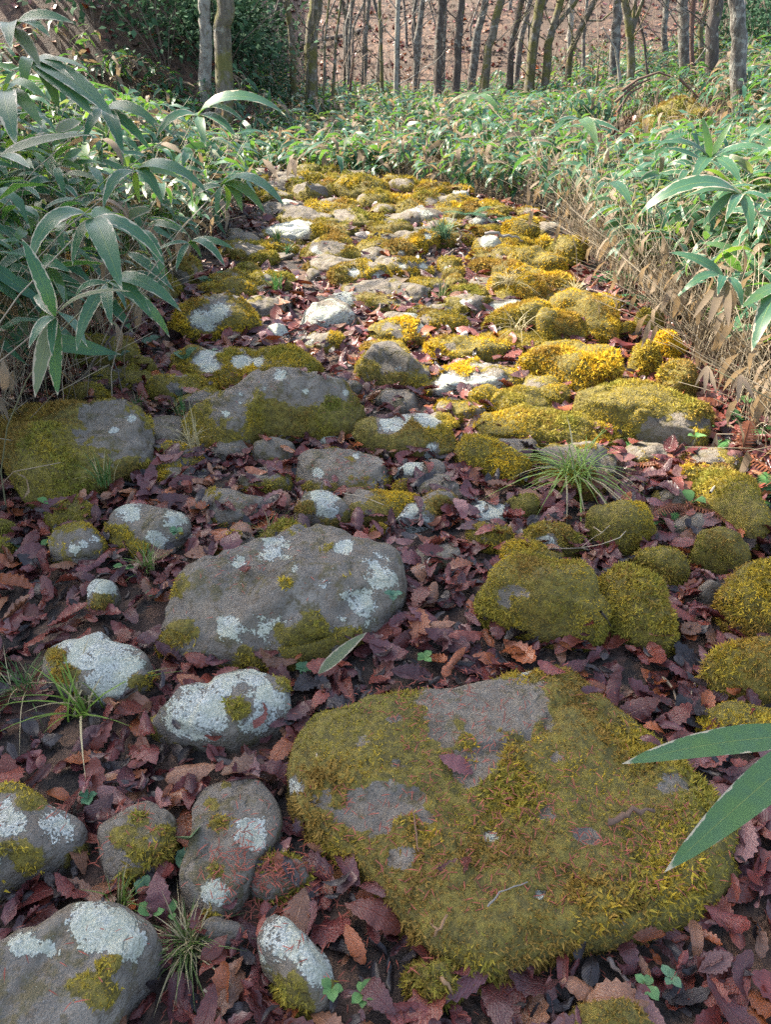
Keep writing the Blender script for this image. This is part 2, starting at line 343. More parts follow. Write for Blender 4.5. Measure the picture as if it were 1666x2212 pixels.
    amp = n1*lump*min(rad, .35)*.55+n2*min(.05, rad*.2)+n3*min(.014, rad*.07)-sstep(.86, .97, rg)*min(.014, rad*.06)
    V = V+Dn*amp[:, None]*np.where(S > .97, .35, 1)[:, None]; V[:, 2] += lean*(V[:, 0]-c[0])
    V[:, 2] += z0+.012
    F = [(0, 1+j, 1+(j+1) % K) for j in range(K)]
    for i in range(M-1):
        a0 = 1+i*K+np.arange(K); b0 = 1+i*K+(np.arange(K)+1) % K
        F += list(zip(a0, b0+K, b0))+list(zip(a0, a0+K, b0+K))
    F = np.array(F)
    # moss and lichen masks
    if c[1] > 4.4 and c[0] < .5: moss = min(moss, .60); hue = hue+.18
    px, py, zd = proj(V); hz = (V[:, 2]-z0)/H
    q = fbm(V*3.2/max(.25, rad)*.35+o+9, 3)*.65+fbm(V*16+o, 2)*.35
    low = .12*sstep(.8, .1, hz)*(1 if moss < .8 else .0)
    mm = sstep(-.10, .10, q-.5+(min(moss, .97)-.5)*.75+low) if 0 < moss else np.zeros(len(V))
    lm = sstep(-.02, .14, fbm(V*2.6/max(.3, rad)*.5+o+40, 3)-.62+(lich-.5)*.55)*(lich > 0)
    for (a, b, rr) in ls:
        dd = np.hypot(px-a, (py-b)*1.2)/(rr*1.3)+(fbm(V*11+o, 3)-.5)*1.5; f = sstep(1.45, .25, dd)*.95; lm = np.maximum(lm, f); mm = mm*(1-sstep(.2, .6, f))
    for (a, b, rr) in bs:
        dd = np.hypot(px-a, (py-b)*1.25)/rr+(fbm(V*6.5+o, 3)-.5)*3.2+(fbm(V*34+o, 2)-.5)*1.6; f = sstep(1.35, .55, dd)*.93; mm = mm*(1-f)
    for (a, b, rr) in ms:
        dd = np.hypot(px-a, (py-b)*1.25)/rr+(fbm(V*9+o, 3)-.5)*2.4; f = sstep(1.5, .4, dd); mm = np.maximum(mm, f); lm = lm*(1-f)
    V = V+Dn*(mm*(.004+.016*fbm(V*26+o, 2)*min(1, rad*5)))[:, None]
    org = np.array([c[0], c[1], z0])
    me = mesh_np(name, V-org, F, attrs={'moss': mm, 'lichen': lm*(1-.8*mm)}, smooth=True, mat=MS)
    ob = tag(link(name, me, loc=org), label, cat, group)
    # sprigs
    T = V[F]; nn = np.cross(T[:, 1]-T[:, 0], T[:, 2]-T[:, 0]); ar = np.linalg.norm(nn, axis=1)/2; nn = nrm(nn)
    if (nn[:K, 2].mean()) < 0: nn = -nn
    wt = ar*np.clip(mm[F].mean(1)-.25, 0, 1)*(T[:, :, 2].mean(1) > z0-.02)
    if wt.sum() > 1e-4:
        size = max(.0098, dist*.0032)*(.85+.4*r.random())
        cnt = int(min(52000, wt.sum()*2.1/(size*size)*1.6)); tri = r.choice(len(F), cnt, p=wt/wt.sum()); b1, b2 = r.random(cnt), r.random(cnt)
        fl = b1+b2 > 1; b1[fl] = 1-b1[fl]; b2[fl] = 1-b2[fl]
        Q = T[tri, 0]+(T[tri, 1]-T[tri, 0])*b1[:, None]+(T[tri, 2]-T[tri, 0])*b2[:, None]
        mv, mf, mcol = moss_sprigs(Q, nn[tri], c, 1, size, hue, r, .07 if rad > .36 else .02 if c[1] < 3 else 0)
        tag(link('moss', mesh_np('moss', mv-org, mf, col=mcol, mat=MMOSS), parent=ob), kind='stuff')
    STONES.append((c, Rt, H, n, z0, label))
    return ob
def stone_z(x, y):                            # height of the highest stone over each point (0 where none)
    x = np.asarray(x, float); y = np.asarray(y, float); out = np.zeros_like(x); idx = np.full(x.shape, -1)
    for k, (c, Rt, H, n, z0, _) in enumerate(STONES):
        dx, dy = x-c[0], y-c[1]; rr = np.hypot(dx, dy); K = len(Rt)
        Rr = Rt[(np.round(np.arctan2(dy, dx)/(2*math.pi)*K).astype(int)) % K]; s = rr/Rr
        h = np.where(s < 1, H*np.clip(1-np.clip(s, 0, 1)**n, 0, 1)**(1/n), 0); b = h > out
        out = np.where(b, h, out); idx = np.where(b, k, idx)
    return out, idx

# --- foreground
stone('huge flat slab covered in olive moss with bare grey patches', [(900,1470),(1065,1440),(1180,1405),(1260,1440),(1330,1500),(1420,1570),(1500,1660),(1560,1740),(1588,1840),(1590,1915),(1533,1985),(1433,2015),(1308,2040),(1193,2062),(1133,2100),(1033,2132),(933,2085),(840,1965),(790,1900),(720,1815),(640,1790),(618,1690),(640,1600),(700,1530),(770,1490)], .12, 5.0, .76, 0, .55,
      ls=[(640,1700,18),(1130,1450,24),(1060,1810,14),(1165,1935,13)], bs=[(1000,1505,90),(1100,1520,60),(950,1590,45),(820,1745,60),(1010,1685,48),(930,1765,24),(880,1850,26),(1270,1815,40),(780,1600,30),(1430,1700,36),(860,1650,22),(1090,1860,14),(1060,1600,30),(1140,1560,50),(960,1540,50),(880,1730,40),(770,1760,40),(1040,1660,40),(720,1640,26),(700,1730,30),(1200,1640,18),(1180,1760,20),(980,1860,24),(1340,1900,20),(850,1560,28)], lump=.32)
stone('large smooth grey boulder with scattered pale lichen blotches', [(335,1326),(345,1376),(420,1406),(500,1416),(625,1428),(685,1441),(715,1406),(780,1356),(830,1300),(850,1240),(850,1200),(800,1170),(725,1150),(690,1142),(640,1145),(570,1175),(480,1215),(430,1241),(365,1285)], .20, 2.7, .26, .1, .55,
      ls=[(580,1360,46),(670,1350,24),(735,1335,24),(780,1300,40),(815,1255,36),(590,1190,34),(520,1215,18),(700,1265,14),(640,1225,12),(490,1350,22),(810,1215,30),(745,1180,18)], ms=[(375,1265,45),(660,1405,60),(760,1370,40),(400,1375,40),(520,1405,30),(620,1260,24)], lump=.7)
stone('grey stone with two big white lichen patches beside the mossy slab', [(305,1560),(345,1600),(380,1608),(420,1628),(480,1626),(550,1596),(615,1566),(637,1526),(635,1476),(590,1446),(540,1451),(470,1466),(400,1491),(340,1526)], .13, 2.5, .22, .05, .5, ls=[(425,1545,58),(400,1560,45),(590,1505,44),(555,1545,34),(555,1458,30),(480,1472,26)], ms=[(520,1530,28),(615,1470,26)])
stone('stone almost wholly crusted in whitish lichen', [(95,1426),(115,1386),(165,1366),(220,1363),(245,1391),(290,1406),(322,1436),(305,1481),(270,1516),(230,1526),(165,1501),(120,1476)], .13, 2.8, .05, 0, .5, ls=[(190,1410,66),(235,1440,66),(270,1450,40),(230,1495,32)], ms=[(140,1460,26),(115,1420,20),(300,1470,24)])
stone('small white-topped stone with moss on its front', [(190,1286),(205,1256),(240,1254),(254,1281),(235,1316),(215,1338),(196,1310)], .08, 2.6, .1, 0, .6, ls=[(222,1268,32)], ms=[(215,1305,26)])
stone('dark squat stone with a pale lichen streak and moss cap', [(110,1181),(150,1151),(200,1143),(220,1171),(217,1211),(170,1226),(125,1221)], .10, 3.2, .4, 0, .55, ls=[(160,1185,14),(180,1176,14),(200,1166,14)])
stone('grey domed stone with two round pale lichens and mossy left edge', [(235,1140),(250,1100),(300,1092),(370,1100),(400,1115),(402,1165),(360,1195),(300,1200),(245,1180)], .13, 2.5, .15, .1, .5, ls=[(385,1125,22),(340,1170,24),(275,1110,22)], ms=[(250,1160,30),(310,1190,28),(385,1155,20)])
stone('broad green mossy boulder at the left edge with bare grey corner', [(-20,960),(0,923),(30,898),(100,890),(195,878),(280,883),(310,923),(320,968),(300,998),(275,1018),(250,1053),(200,1078),(150,1098),(65,1093),(15,1033)], .24, 3.0, .95, 0, .78, bs=[(250,910,75),(295,950,50),(210,895,40)], ls=[(245,930,8),(285,905,8)], lump=.4)
stone('large domed grey boulder freckled with tiny white lichens', [(395,903),(415,863),(460,848),(525,818),(590,788),(625,793),(665,813),(725,823),(770,848),(790,883),(785,918),(740,938),(650,943),(575,950),(525,973),(475,983),(435,968),(405,933)], .30, 2.3, .35, 0, .6,
      ls=[(450,880,7),(490,893,9),(520,870,6),(478,915,8),(605,815,12),(570,840,5),(660,845,5),(730,865,10),(745,850,6),(665,915,18),(700,885,9),(605,880,6),(560,880,5),(520,850,6)], ms=[(430,930,50),(480,955,50),(600,930,70),(720,915,60),(770,890,30),(430,890,30)], bs=[(600,850,90),(540,860,60)], lump=.3)
stone('long low mossy boulder behind the freckled grey boulder', [(372,810),(395,768),(430,753),(500,748),(575,753),(650,768),(702,795),(690,825),(560,840),(450,840)], .17, 2.5, .6, .05, .55, ls=[(525,780,18),(450,775,26),(560,785,12)])
stone('pale block-shaped stone with mossy brown front in the path centre', [(775,800),(780,758),(800,748),(840,752),(885,765),(915,790),(921,825),(900,846),(860,840),(805,820)], .20, 3.2, .55, .05, .35, ls=[(862,795,8)], bs=[(830,765,45),(890,785,30)])
stone('brown mossy stone with bluish white lichen patches on top', [(772,945),(800,915),(850,902),(933,902),(972,935),(985,958),(968,985),(915,995),(850,988),(795,970)], .14, 2.5, .75, 0, .4, ls=[(848,915,30),(868,908,20),(915,910,26),(932,968,16),(925,985,12)])
stone('dark flat stone strewn with reddish crumbs below the lichen-capped stone', [(655,1003),(668,973),(730,962),(800,985),(833,1030),(822,1060),(750,1084),(700,1073),(655,1043)], .10, 3.6, .4, .2, .5, ls=[(685,1022,11),(745,1062,14),(770,985,8)])
stone('small dark round stone touching the freckled grey boulder', [(535,978),(560,953),(600,948),(635,963),(640,988),(600,1007),(555,1000)], .10, 2.5, .45, 0, .6)
stone('small low dark stone with thin moss in front of the round one', [(510,1043),(540,1023),(580,1013),(625,1033),(636,1053),(590,1066),(548,1066)], .07, 2.5, .35, .1, .55)
stone('flat sliver of dark stone half buried right of the broad mossy boulder', [(345,1032),(370,1012),(420,1008),(467,1025),(440,1046),(380,1046)], .06, 2.4, .4, .05, .6)
stone('grey lichen-ringed stone just behind the large smooth boulder', [(630,1105),(655,1072),(700,1063),(732,1085),(757,1125),(725,1142),(665,1132)], .10, 2.4, .35, 0, .5, ls=[(700,1080,26),(718,1102,16)], ms=[(660,1100,24)])
stone('thin white-crusted chip of stone beside the dark flat stone', [(690,957),(700,945),(742,944),(747,958),(715,966)], .05, 3, 0, 1, .5)
stone('small loaf-shaped stone whitened at its left end', [(838,1018),(870,1005),(930,996),(964,1013),(955,1036),(900,1046),(850,1042)], .08, 3, .3, .05, .5, ls=[(862,1018,26),(890,1008,18)])
stone('long golden moss cushion slanting beside the sedge tuft', [(988,958),(1010,950),(1045,955),(1093,983),(1133,1018),(1138,1040),(1113,1047),(1058,1025),(1013,1000)], .13, 2.8, 1, 0, .42)
stone('broad tawny moss hump behind the sedge tuft', [(1023,918),(1083,895),(1158,878),(1233,883),(1308,918),(1320,953),(1283,968),(1183,965),(1073,958)], .16, 2.4, 1, 0, .45, lump=.4)
stone('big moss-topped slab with a bare black front face at the right kerb', [(1253,880),(1268,848),(1333,833),(1408,848),(1478,883),(1518,908),(1520,953),(1503,977),(1433,965),(1358,940),(1308,923)], .21, 4.5, .97, 0, .55, bs=[(1470,955,55),(1420,955,40),(1330,930,22)])
stone('bright golden moss mound, widest of the sunlit kerb mounds', [(1053,699),(1068,678),(1140,669),(1200,675),(1245,687),(1278,735),(1245,746),(1170,746),(1150,722),(1092,719)], .19, 2.6, 1, 0, .12)
stone('bright golden moss mound holding one brown leaf', [(1123,775),(1173,745),(1258,743),(1308,768),(1348,803),(1350,833),(1273,850),(1218,835),(1165,795)], .20, 2.6, 1, 0, .18)
stone('golden moss hump along the outer kerb, grass-fringed on top', [(1179,666),(1200,645),(1245,633),(1290,648),(1320,681),(1338,735),(1314,757),(1275,740),(1240,690)], .22, 2.4, 1, 0, .2)
stone('golden straw-strewn moss block above two low grey stones', [(1050,612),(1068,600),(1110,598),(1146,612),(1167,639),(1167,658),(1128,660),(1092,640),(1056,628)], .20, 3, 1, 0, .12)
stone('low green-tinged stone under the straw-strewn moss block', E(1092,648,30,16), .09, 2.5, .8, .1, .6)
stone('tan mossy loaf with a small bare nick on its front', [(923,758),(948,735),(1000,731),(1045,735),(1103,753),(1095,773),(1008,785),(943,780)], .16, 3, .98, 0, .22, bs=[(975,752,10)])
stone('golden-topped flat stone with two white lichen plates on its front', [(925,835),(953,793),(1033,789),(1113,798),(1139,823),(1113,842),(1008,850),(943,856)], .12, 2.8, .85, 0, .2, ls=[(975,838,34),(955,846,20),(1050,825,36),(1075,828,18)])
stone('small brown moss knob below the golden-topped flat stone', [(1005,866),(1025,845),(1050,838),(1083,848),(1090,868),(1043,884)], .09, 2.4, .95, 0, .45)
stone('small dull moss clump wedged between kerb slab and moss hump', [(1155,858),(1185,840),(1222,843),(1238,870),(1205,886),(1165,876)], .10, 2.4, .95, 0, .4)
stone('low sunlit stone, golden moss on top and grey rim at right', [(798,727),(830,702),(880,695),(930,710),(932,730),(880,747),(820,743)], .10, 2.6, .7, .1, .2, ls=[(918,712,14)])
stone('golden moss loaf with bare pale nose beside sunlit red leaves', [(873,690),(895,673),(955,678),(1000,700),(1012,720),(960,720),(900,706)], .12, 2.6, .85, 0, .18, bs=[(895,685,22)], ls=[(1003,715,10)])
stone('bare whitish-grey sunlit stone with a broad lichen face', [(640,698),(665,668),(700,660),(740,658),(771,683),(752,710),(675,715)], .14, 2.6, .2, 0, .4, ls=[(690,690,38),(725,680,36),(655,695,14)])
stone('long flat-topped grey and mossy stone beyond the whitish one', [(677,650),(710,635),(770,632),(845,638),(880,653),(876,668),(815,673),(740,664)], .13, 3, .5, .1, .4, ls=[(740,643,28)])
stone('small round stone white with lichen among red leaves', [(570,725),(580,703),(615,706),(628,728),(600,741)], .08, 2.5, .1, 0, .5, ls=[(597,717,26)])
stone('low half-shaded stone with yellow-green moss film', [(633,746),(690,718),(740,730),(757,748),(700,762)], .09, 2.2, .6, .05, .35, ls=[(668,738,10)])
stone('long lit boulder with bright moss and grey ridge at left of path', [(350,720),(400,683),(465,648),(530,646),(557,678),(540,703),(500,723),(425,735),(370,742)], .22, 2.5, .7, .05, .38, ls=[(440,690,24),(465,672,26)], bs=[(480,662,30)], lump=.4)
stone('flat bare slate between the pale block and lichen-capped stone', [(795,846),(830,836),(900,855),(907,882),(860,892),(820,877)], .05, 3.5, .05, .15, .5)
stone('flat bare bluish slate sunk among leaves mid-path', [(898,1208),(928,1166),(968,1160),(990,1211),(963,1233),(913,1243)], .045, 4, .02, .02, .5)
stone('angular stone half white lichen, half moss', [(845,1132),(870,1108),(935,1068),(975,1064),(980,1090),(938,1112),(935,1137),(888,1152)], .08, 2.8, .4, 0, .5, ls=[(898,1125,36)], ms=[(950,1085,28)])
stone('flat bluish-white lichen plate of stone near the sedge tuft', [(995,1102),(1015,1086),(1080,1089),(1117,1110),(1100,1130),(1020,1130)], .06, 3, .05, 0, .5, ls=[(1050,1108,58)])
stone('low mossy lump right of the bluish-white flat stone', [(1085,1085),(1115,1073),(1150,1082),(1162,1108),(1128,1120)], .07, 2.4, 1, 0, .5)
stone('round moss cushion under the sedge tuft', [(1160,1036),(1193,1008),(1258,1023),(1300,1058),(1283,1080),(1213,1076)], .10, 2.4, 1, 0, .6)
stone('tall mossy cushion in the red leaves right of the path middle', [(1268,1132),(1300,1095),(1350,1083),(1400,1100),(1409,1150),(1385,1182),(1340,1197),(1290,1172)], .17, 2.5, 1, 0, .5)
stone('small mossy stone with one white lichen window', [(1133,1158),(1173,1139),(1223,1144),(1258,1186),(1243,1208),(1183,1203),(1143,1183)], .09, 2.6, .95, 0, .5, ls=[(1178,1176,28),(1195,1186,16)])
stone('large rounded mossy boulder, grey skin showing at its top left', [(1043,1286),(1058,1251),(1113,1226),(1183,1221),(1243,1236),(1278,1271),(1294,1331),(1288,1378),(1253,1400),(1183,1393),(1113,1360),(1053,1324)], .22, 2.6, .98, 0, .42, bs=[(1110,1275,34),(1095,1300,20),(1165,1238,20)])
stone('shaggy mossy boulder leaning against the large rounded one', [(1278,1251),(1313,1230),(1363,1236),(1418,1291),(1447,1346),(1445,1413),(1413,1410),(1363,1393),(1313,1336),(1293,1316)], .22, 2.4, 1, 0, .42)
stone('dome of brown-gold moss behind the shaggy boulder', [(1348,1223),(1383,1196),(1433,1191),(1478,1226),(1480,1256),(1433,1268),(1373,1253)], .13, 2.5, 1, 0, .42)
stone('feathery green moss dome near the right edge', [(1485,1183),(1513,1156),(1558,1153),(1613,1196),(1615,1231),(1568,1245),(1508,1223)], .15, 2.5, 1, 0, .72)
stone('golden shaggy moss mass cut by the right edge, upper one', [(1568,1263),(1608,1236),(1666,1229),(1730,1250),(1740,1330),(1700,1395),(1640,1400),(1603,1370),(1573,1318)], .22, 2.5, 1, 0, .38)
stone('golden shaggy moss mass cut by the right edge, middle one', [(1533,1418),(1573,1400),(1633,1394),(1720,1410),(1750,1480),(1720,1545),(1640,1540),(1573,1498),(1538,1448)], .20, 2.5, 1, 0, .40)
stone('golden moss hump partly behind the large green bamboo blades', [(1508,1558),(1543,1530),(1608,1534),(1700,1545),(1720,1600),(1640,1618),(1543,1595)], .12, 2.5, 1, 0, .40)
stone('small dark bare cobble like a ball near the right edge', [(1500,1292),(1510,1268),(1535,1258),(1560,1272),(1562,1300),(1540,1314),(1512,1312)], .09, 2.1, .12, .03, .5)
stone('long mossy stone slanting down the right bank', [(1510,1020),(1545,1003),(1598,1043),(1628,1093),(1645,1165),(1622,1192),(1580,1162),(1530,1085)], .15, 2.4, 1, 0, .55)
stone('grey stone with white lichen patches cut by the left edge', [(-90,1740),(0,1698),(50,1710),(110,1745),(165,1770),(168,1800),(135,1850),(110,1885),(50,1905),(0,1948),(-90,1940)], .16, 2.6, .25, .05, .5, ls=[(120,1795,46),(15,1780,50),(-5,1860,14)], ms=[(60,1860,50),(70,1725,40)])
stone('leaning slate-grey stone with green moss bands', [(220,1781),(280,1739),(320,1732),(372,1759),(378,1849),(350,1886),(280,1911),(245,1917),(233,1869),(223,1829)], .09, 3.2, .25, .08, .6, ms=[(310,1840,30),(350,1840,26),(260,1810,24),(280,1895,26),(350,1800,16),(300,1770,14)])
stone('long upright grey slab with crusty pale lichen spot', [(420,1709),(450,1677),(540,1682),(585,1714),(597,1774),(577,1829),(556,1866),(532,1930),(490,1985),(425,1992),(398,1960),(415,1884),(426,1804)], .09, 5, .08, .08, .5, ls=[(545,1798,36),(462,1932,24),(550,1820,22)], ms=[(480,1780,20),(465,1880,16),(460,1740,14),(490,1700,10),(455,1980,20)])
stone('low broken stone at the foot of the long grey slab', [(420,2010),(470,1985),(530,2005),(520,2048),(470,2062),(430,2050)], .06, 3, .2, .25, .5)
stone('big brown boulder in the bottom left corner, lichened right shoulder', [(-110,2120),(0,2035),(60,2000),(130,1968),(220,1958),(280,1985),(312,2022),(303,2065),(270,2115),(250,2160),(235,2230),(200,2290),(60,2330),(-110,2320)], .18, 3.2, .12, .06, .5, ls=[(245,2010,52),(270,2040,40),(200,1985,40),(50,2040,26),(105,2050,14)], ms=[(215,2140,48),(235,2090,30)])
stone('pale greenish stone with lichen top at bottom centre', [(545,2070),(580,1989),(615,1967),(650,2002),(672,2039),(737,2109),(732,2138),(690,2192),(650,2202),(592,2112)], .13, 3, .1, .1, .5, ls=[(605,2030,50),(640,2050,34),(690,2095,40)], ms=[(625,2140,44),(650,2180,30),(715,2130,16)])
stone('small dark mossy rock under the slab lower edge', [(880,2100),(920,2078),(975,2085),(1000,2130),(945,2172),(892,2155)], .07, 2.4, .7, .1, .6)
stone('low green moss hump at the bottom edge', [(1215,2195),(1270,2168),(1340,2162),(1430,2200),(1420,2265),(1250,2270)], .08, 2.3, 1, 0, .75)
stone('tiny lichen-white pebble in leaf litter', E(446,1133,13,10), .035, 2.3, .0, 1, .5)
stone('small mossy lump beside the loaf-shaped stone', E(872,1058,20,13), .05, 2.4, 1, 0, .55)
stone('small green moss lump at the left edge, upper one', E(8,1150,24,16), .07, 2.4, 1, 0, .8)
stone('small green moss lump at the left edge, lower one', E(2,1192,24,16), .06, 2.4, 1, 0, .7)
stone('dim mossy stone left of the freckled grey boulder', E(392,842,60,26), .10, 2.5, .6, .08, .6)
stone('flat greyish stone under the fallen forked branch', E(250,820,88,24), .11, 2.6, .5, .1, .65)
stone('low moss-topped stone near the broad-leaved seedlings', E(310,800,34,15), .09, 2.4, 1, 0, .7)
stone('small mossy stone just above the broad green boulder', E(182,853,46,20), .09, 2.4, .9, 0, .65)
stone('shaded dark green mossy boulder under the left bamboo', E(228,768,82,30), .20, 2.5, 1, 0, .72)
G2 = 'mossy rocks under the left bamboo'
stone('big dark mossy rock deep under the left bamboo leaves', E(175,580,112,58), .40, 2.4, 1, 0, .75, group=G2)
stone('mossy rock beside the thin bamboo stems at the path left edge', E(398,583,36,32), .26, 2.4, 1, 0, .7, group=G2)
stone('low dark mossy rock left of the bamboo stems', E(325,622,58,30), .20, 2.4, 1, 0, .75, group=G2)
stone('sunlit yellow moss rock at the far left edge', E(25,615,44,40), .25, 2.4, 1, 0, .45, group=G2)
stone('small sunlit yellow moss lump peeping between bamboo leaves', E(268,672,30,18), .13, 2.4, 1, 0, .3, group=G2)
# --- middle and far part of the path
stone('slab with a brilliant white sunlit top and mossy front', [(557,497),(580,490),(660,486),(745,489),(748,510),(742,528),(690,530),(640,524),(570,514)], .22, 4.2, .7, 0, .45, ls=[(620,492,34),(650,497,26),(590,498,14)])
stone('rounded grey boulder with mossy base in front of the white-topped slab', [(656,547),(668,527),(692,523),(728,530),(776,548),(780,564),(740,570),(668,566)], .19, 2.5, .6, .05, .4, ls=[(680,540,9),(692,548,7)], bs=[(705,530,26)])
stone('domed mossy boulder with lichen chip above the sunlit leaves', [(706,612),(746,582),(785,570),(830,581),(860,605),(845,618),(770,624),(716,619)], .20, 2.4, .75, 0, .4, ls=[(812,597,12),(763,590,10)])
stone('long stone with mossy right half behind the domed one', [(790,574),(827,558),(890,562),(932,581),(927,594),(875,599)], .16, 2.6, .65, .05, .35, ls=[(868,576,8),(915,578,9)], bs=[(825,566,22)])
stone('brown peaked stone left of the golden block', [(822,545),(854,523),(890,533),(906,557),(860,562)], .17, 2.2, .85, .05, .35, ls=[(868,548,8)])
stone('thin grey-green stone plate behind the peaked stone', E(826,516,33,8), .07, 2.5, .5, .2, .4)
stone('low wedge stone with yellow top beside the peaked stone', E(806,534,35,12), .10, 2.5, .7, .05, .3)
stone('golden moss block in full sun below the grass clump', [(860,522),(878,505),(926,505),(947,527),(941,540),(905,550),(869,535)], .20, 3.2, .97, 0, .1, ls=[(925,512,8)])
stone('round tall golden-brown moss ball at the path right edge', [(1090,500),(1098,482),(1116,472),(1140,473),(1158,492),(1159,525),(1138,530),(1104,520)], .32, 2.6, 1, 0, .25)
stone('small moss bun in front of the tall moss ball', E(1107,521,22,11), .12, 2.4, 1, 0, .3)
stone('white-capped stone with moss front near the lying stick', [(1024,533),(1041,514),(1068,512),(1087,528),(1081,547),(1044,548)], .17, 2.5, .6, 0, .3, ls=[(1050,519,16),(1072,521,13)])
stone('low olive moss stone right of the white-capped one', E(1118,535,34,12), .11, 2.4, 1, 0, .35)
stone('small far moss stone at the kerb behind the dull ridge', E(1176,532,18,10), .11, 2.4, 1, 0, .35)
stone('dark moss rock outside the kerb in the bamboo shade', E(1224,543,34,25), .25, 2.4, 1, 0, .5)
stone('large dull-green moss ridge of the far right kerb', [(1090,563),(1134,540),(1170,541),(1212,573),(1216,598),(1180,592),(1110,577)], .22, 2.4, 1, 0, .35)
stone('long curving mossy kerbstone with bare grey end', [(1068,585),(1095,573),(1140,583),(1185,604),(1250,630),(1230,645),(1170,637),(1140,610),(1080,597)], .20, 2.6, .9, 0, .35, bs=[(1195,632,22)])
stone('flat moss patch stone left of the dull-green ridge', E(1038,557,28,10), .08, 2.4, 1, 0, .4)
stone('small moss stone with a white fleck', E(974,575,23,14), .12, 2.4, .9, 0, .4, ls=[(966,580,6)])
stone('smaller round moss bun below the flecked stone', E(980,595,19,12), .10, 2.4, 1, 0, .3)
stone('long low golden-green stone mid-path with pale edge', E(920,622,48,13), .10, 2.8, .85, .05, .3)
stone('dark bare little stone at the left end of the long low one', E(900,638,28,13), .10, 2.5, .3, .05, .5)
stone('round moss lump at the right end of the long low stone', E(986,616,20,15), .13, 2.4, 1, 0, .3)
stone('broad brown-green moss stone with pale chips, left of straw block', E(1008,660,52,22), .15, 2.5, .95, 0, .5, ls=[(1003,652,7),(1015,650,6)])
stone('small moss bulge outside the golden grass-fringed hump', E(1352,722,24,17), .13, 2.4, 1, 0, .3)
stone('mossy bank stone at the right of the ditch', E(1402,706,34,24), .16, 2.4, 1, 0, .6)
stone('bright green-gold moss block across the gap right of kerb', [(1363,790),(1370,760),(1400,752),(1425,772),(1420,815),(1385,822)], .19, 3, 1, 0, .3)
stone('golden moss dome behind the bright green-gold block', [(1395,750),(1430,730),(1470,750),(1477,780),(1440,790),(1410,775)], .17, 2.5, 1, 0, .25)
stone('shaded mossy stone right of the bright green-gold block', [(1410,835),(1430,800),(1480,790),(1500,830),(1492,872),(1440,872)], .20, 2.5, 1, 0, .6)
stone('flat grey half-buried stone in leaf litter left of the long stone', E(608,654,24,12), .07, 2.6, .1, .25, .5)
stone('dim low stone half hidden in leaf litter at left', E(566,633,25,10), .07, 2.6, .3, .3, .5)
stone('grey flat mossy stone left of the rounded boulder', E(528,542,46,16), .10, 2.8, .55, .1, .45)
stone('thin flat stone with white flecks and moss dot', E(586,553,40,9), .05, 2.8, .25, .35, .45)
stone('small mossy stone at the path left side near bamboo tips', E(533,588,30,12), .12, 2.4, .8, .05, .5)
stone('little grey-green cobble in the shaded leaves', E(677,597,15,11), .09, 2.3, .3, .3, .5)
stone('tiny white chip stone left of the white-topped slab', E(573,511,15,7), .06, 2.4, 0, .9, .5)
stone('pale grey stone beneath hanging bamboo leaves at path left', E(508,507,18,11), .10, 2.4, .05, .5, .5)
FAR = 'far stones of the path'
for lab, e, H, n, mo, li, hu in [
    ('brown mossy flat stone behind the golden block', E(845,496,47,13), .12, 2.6, .95, 0, .3), ('flat mossy stone with white chips at its left end', E(764,474,52,15), .12, 2.6, .8, .2, .4),
    ('grey-backed stone with yellow base behind the white-topped slab', E(659,471,50,18), .15, 2.5, .5, .15, .35), ('broad smooth grey far stone under bamboo tips', E(606,455,50,14), .14, 2.4, .1, .15, .5),
    ('small far stone, moss over grey, beside pale leaf', E(746,449,25,12), .12, 2.4, .8, .1, .35), ('crouching olive moss stone far up the path', E(809,432,38,15), .20, 2.2, 1, 0, .4),
    ('bright yellow-green moss stone far up the path', E(827,456,26,12), .13, 2.4, 1, 0, .35), ('golden moss stone left of the far fern', E(887,453,30,15), .18, 2.5, 1, 0, .25),
    ('olive moss stone right behind the golden far one', E(920,440,34,15), .18, 2.5, 1, 0, .35), ('largest golden-brown moss mound at the far end', E(779,410,58,21), .30, 2.4, 1, 0, .28),
    ('rust-brown moss mound at the far right end', E(872,404,33,12), .18, 2.4, 1, 0, .2), ('dark-fronted grey stone at the far end', E(670,417,34,16), .22, 2.8, .4, .1, .4),
    ('white-topped flat stone at the far end', E(697,408,28,9), .15, 3, .1, .6, .4), ('wide low mossy stone at the far left', E(580,430,42,14), .16, 2.8, .7, .1, .4),
    ('grey lichen-spotted stone at the far left', E(587,413,32,8), .12, 2.5, .1, .5, .4), ('hindmost greyish stone at far left under bamboo', E(556,396,30,9), .15, 2.5, .6, .1, .4),
    ('narrow moss hump between two far grey stones', E(638,407,19,12), .16, 2.4, 1, 0, .35), ('yellow moss hump near the pale dead bamboo leaves', E(681,392,26,9), .15, 2.4, 1, 0, .3),
    ('hindmost grey-gold stone behind the dead bamboo leaves', E(664,375,36,10), .18, 2.5, .7, .1, .3), ('low moss stone left of the largest far mound', E(722,389,25,8), .13, 2.4, 1, 0, .35),
    ('small dark moss bun behind the largest far mound', E(752,385,15,8), .13, 2.4, 1, 0, .45), ('hindmost moss ridge in the middle of the path', E(712,376,30,8), .15, 2.4, 1, 0, .35),
    ('thin moss stone behind the rust-brown mound', E(848,391,21,7), .12, 2.4, 1, 0, .3), ('faint green moss stone right of the far fern', E(1010,455,26,9), .12, 2.4, 1, 0, .4),
    ('low flat stone in the far leaf gap', E(840,478,30,8), .06, 2.6, .5, .2, .35), ('flat grey stone left of the far golden stones', E(716,440,30,8), .08, 2.6, .1, .3, .4)]:
    stone(lab, e, H, n, min(mo, .74), li+.05, hu+.22, group=FAR)
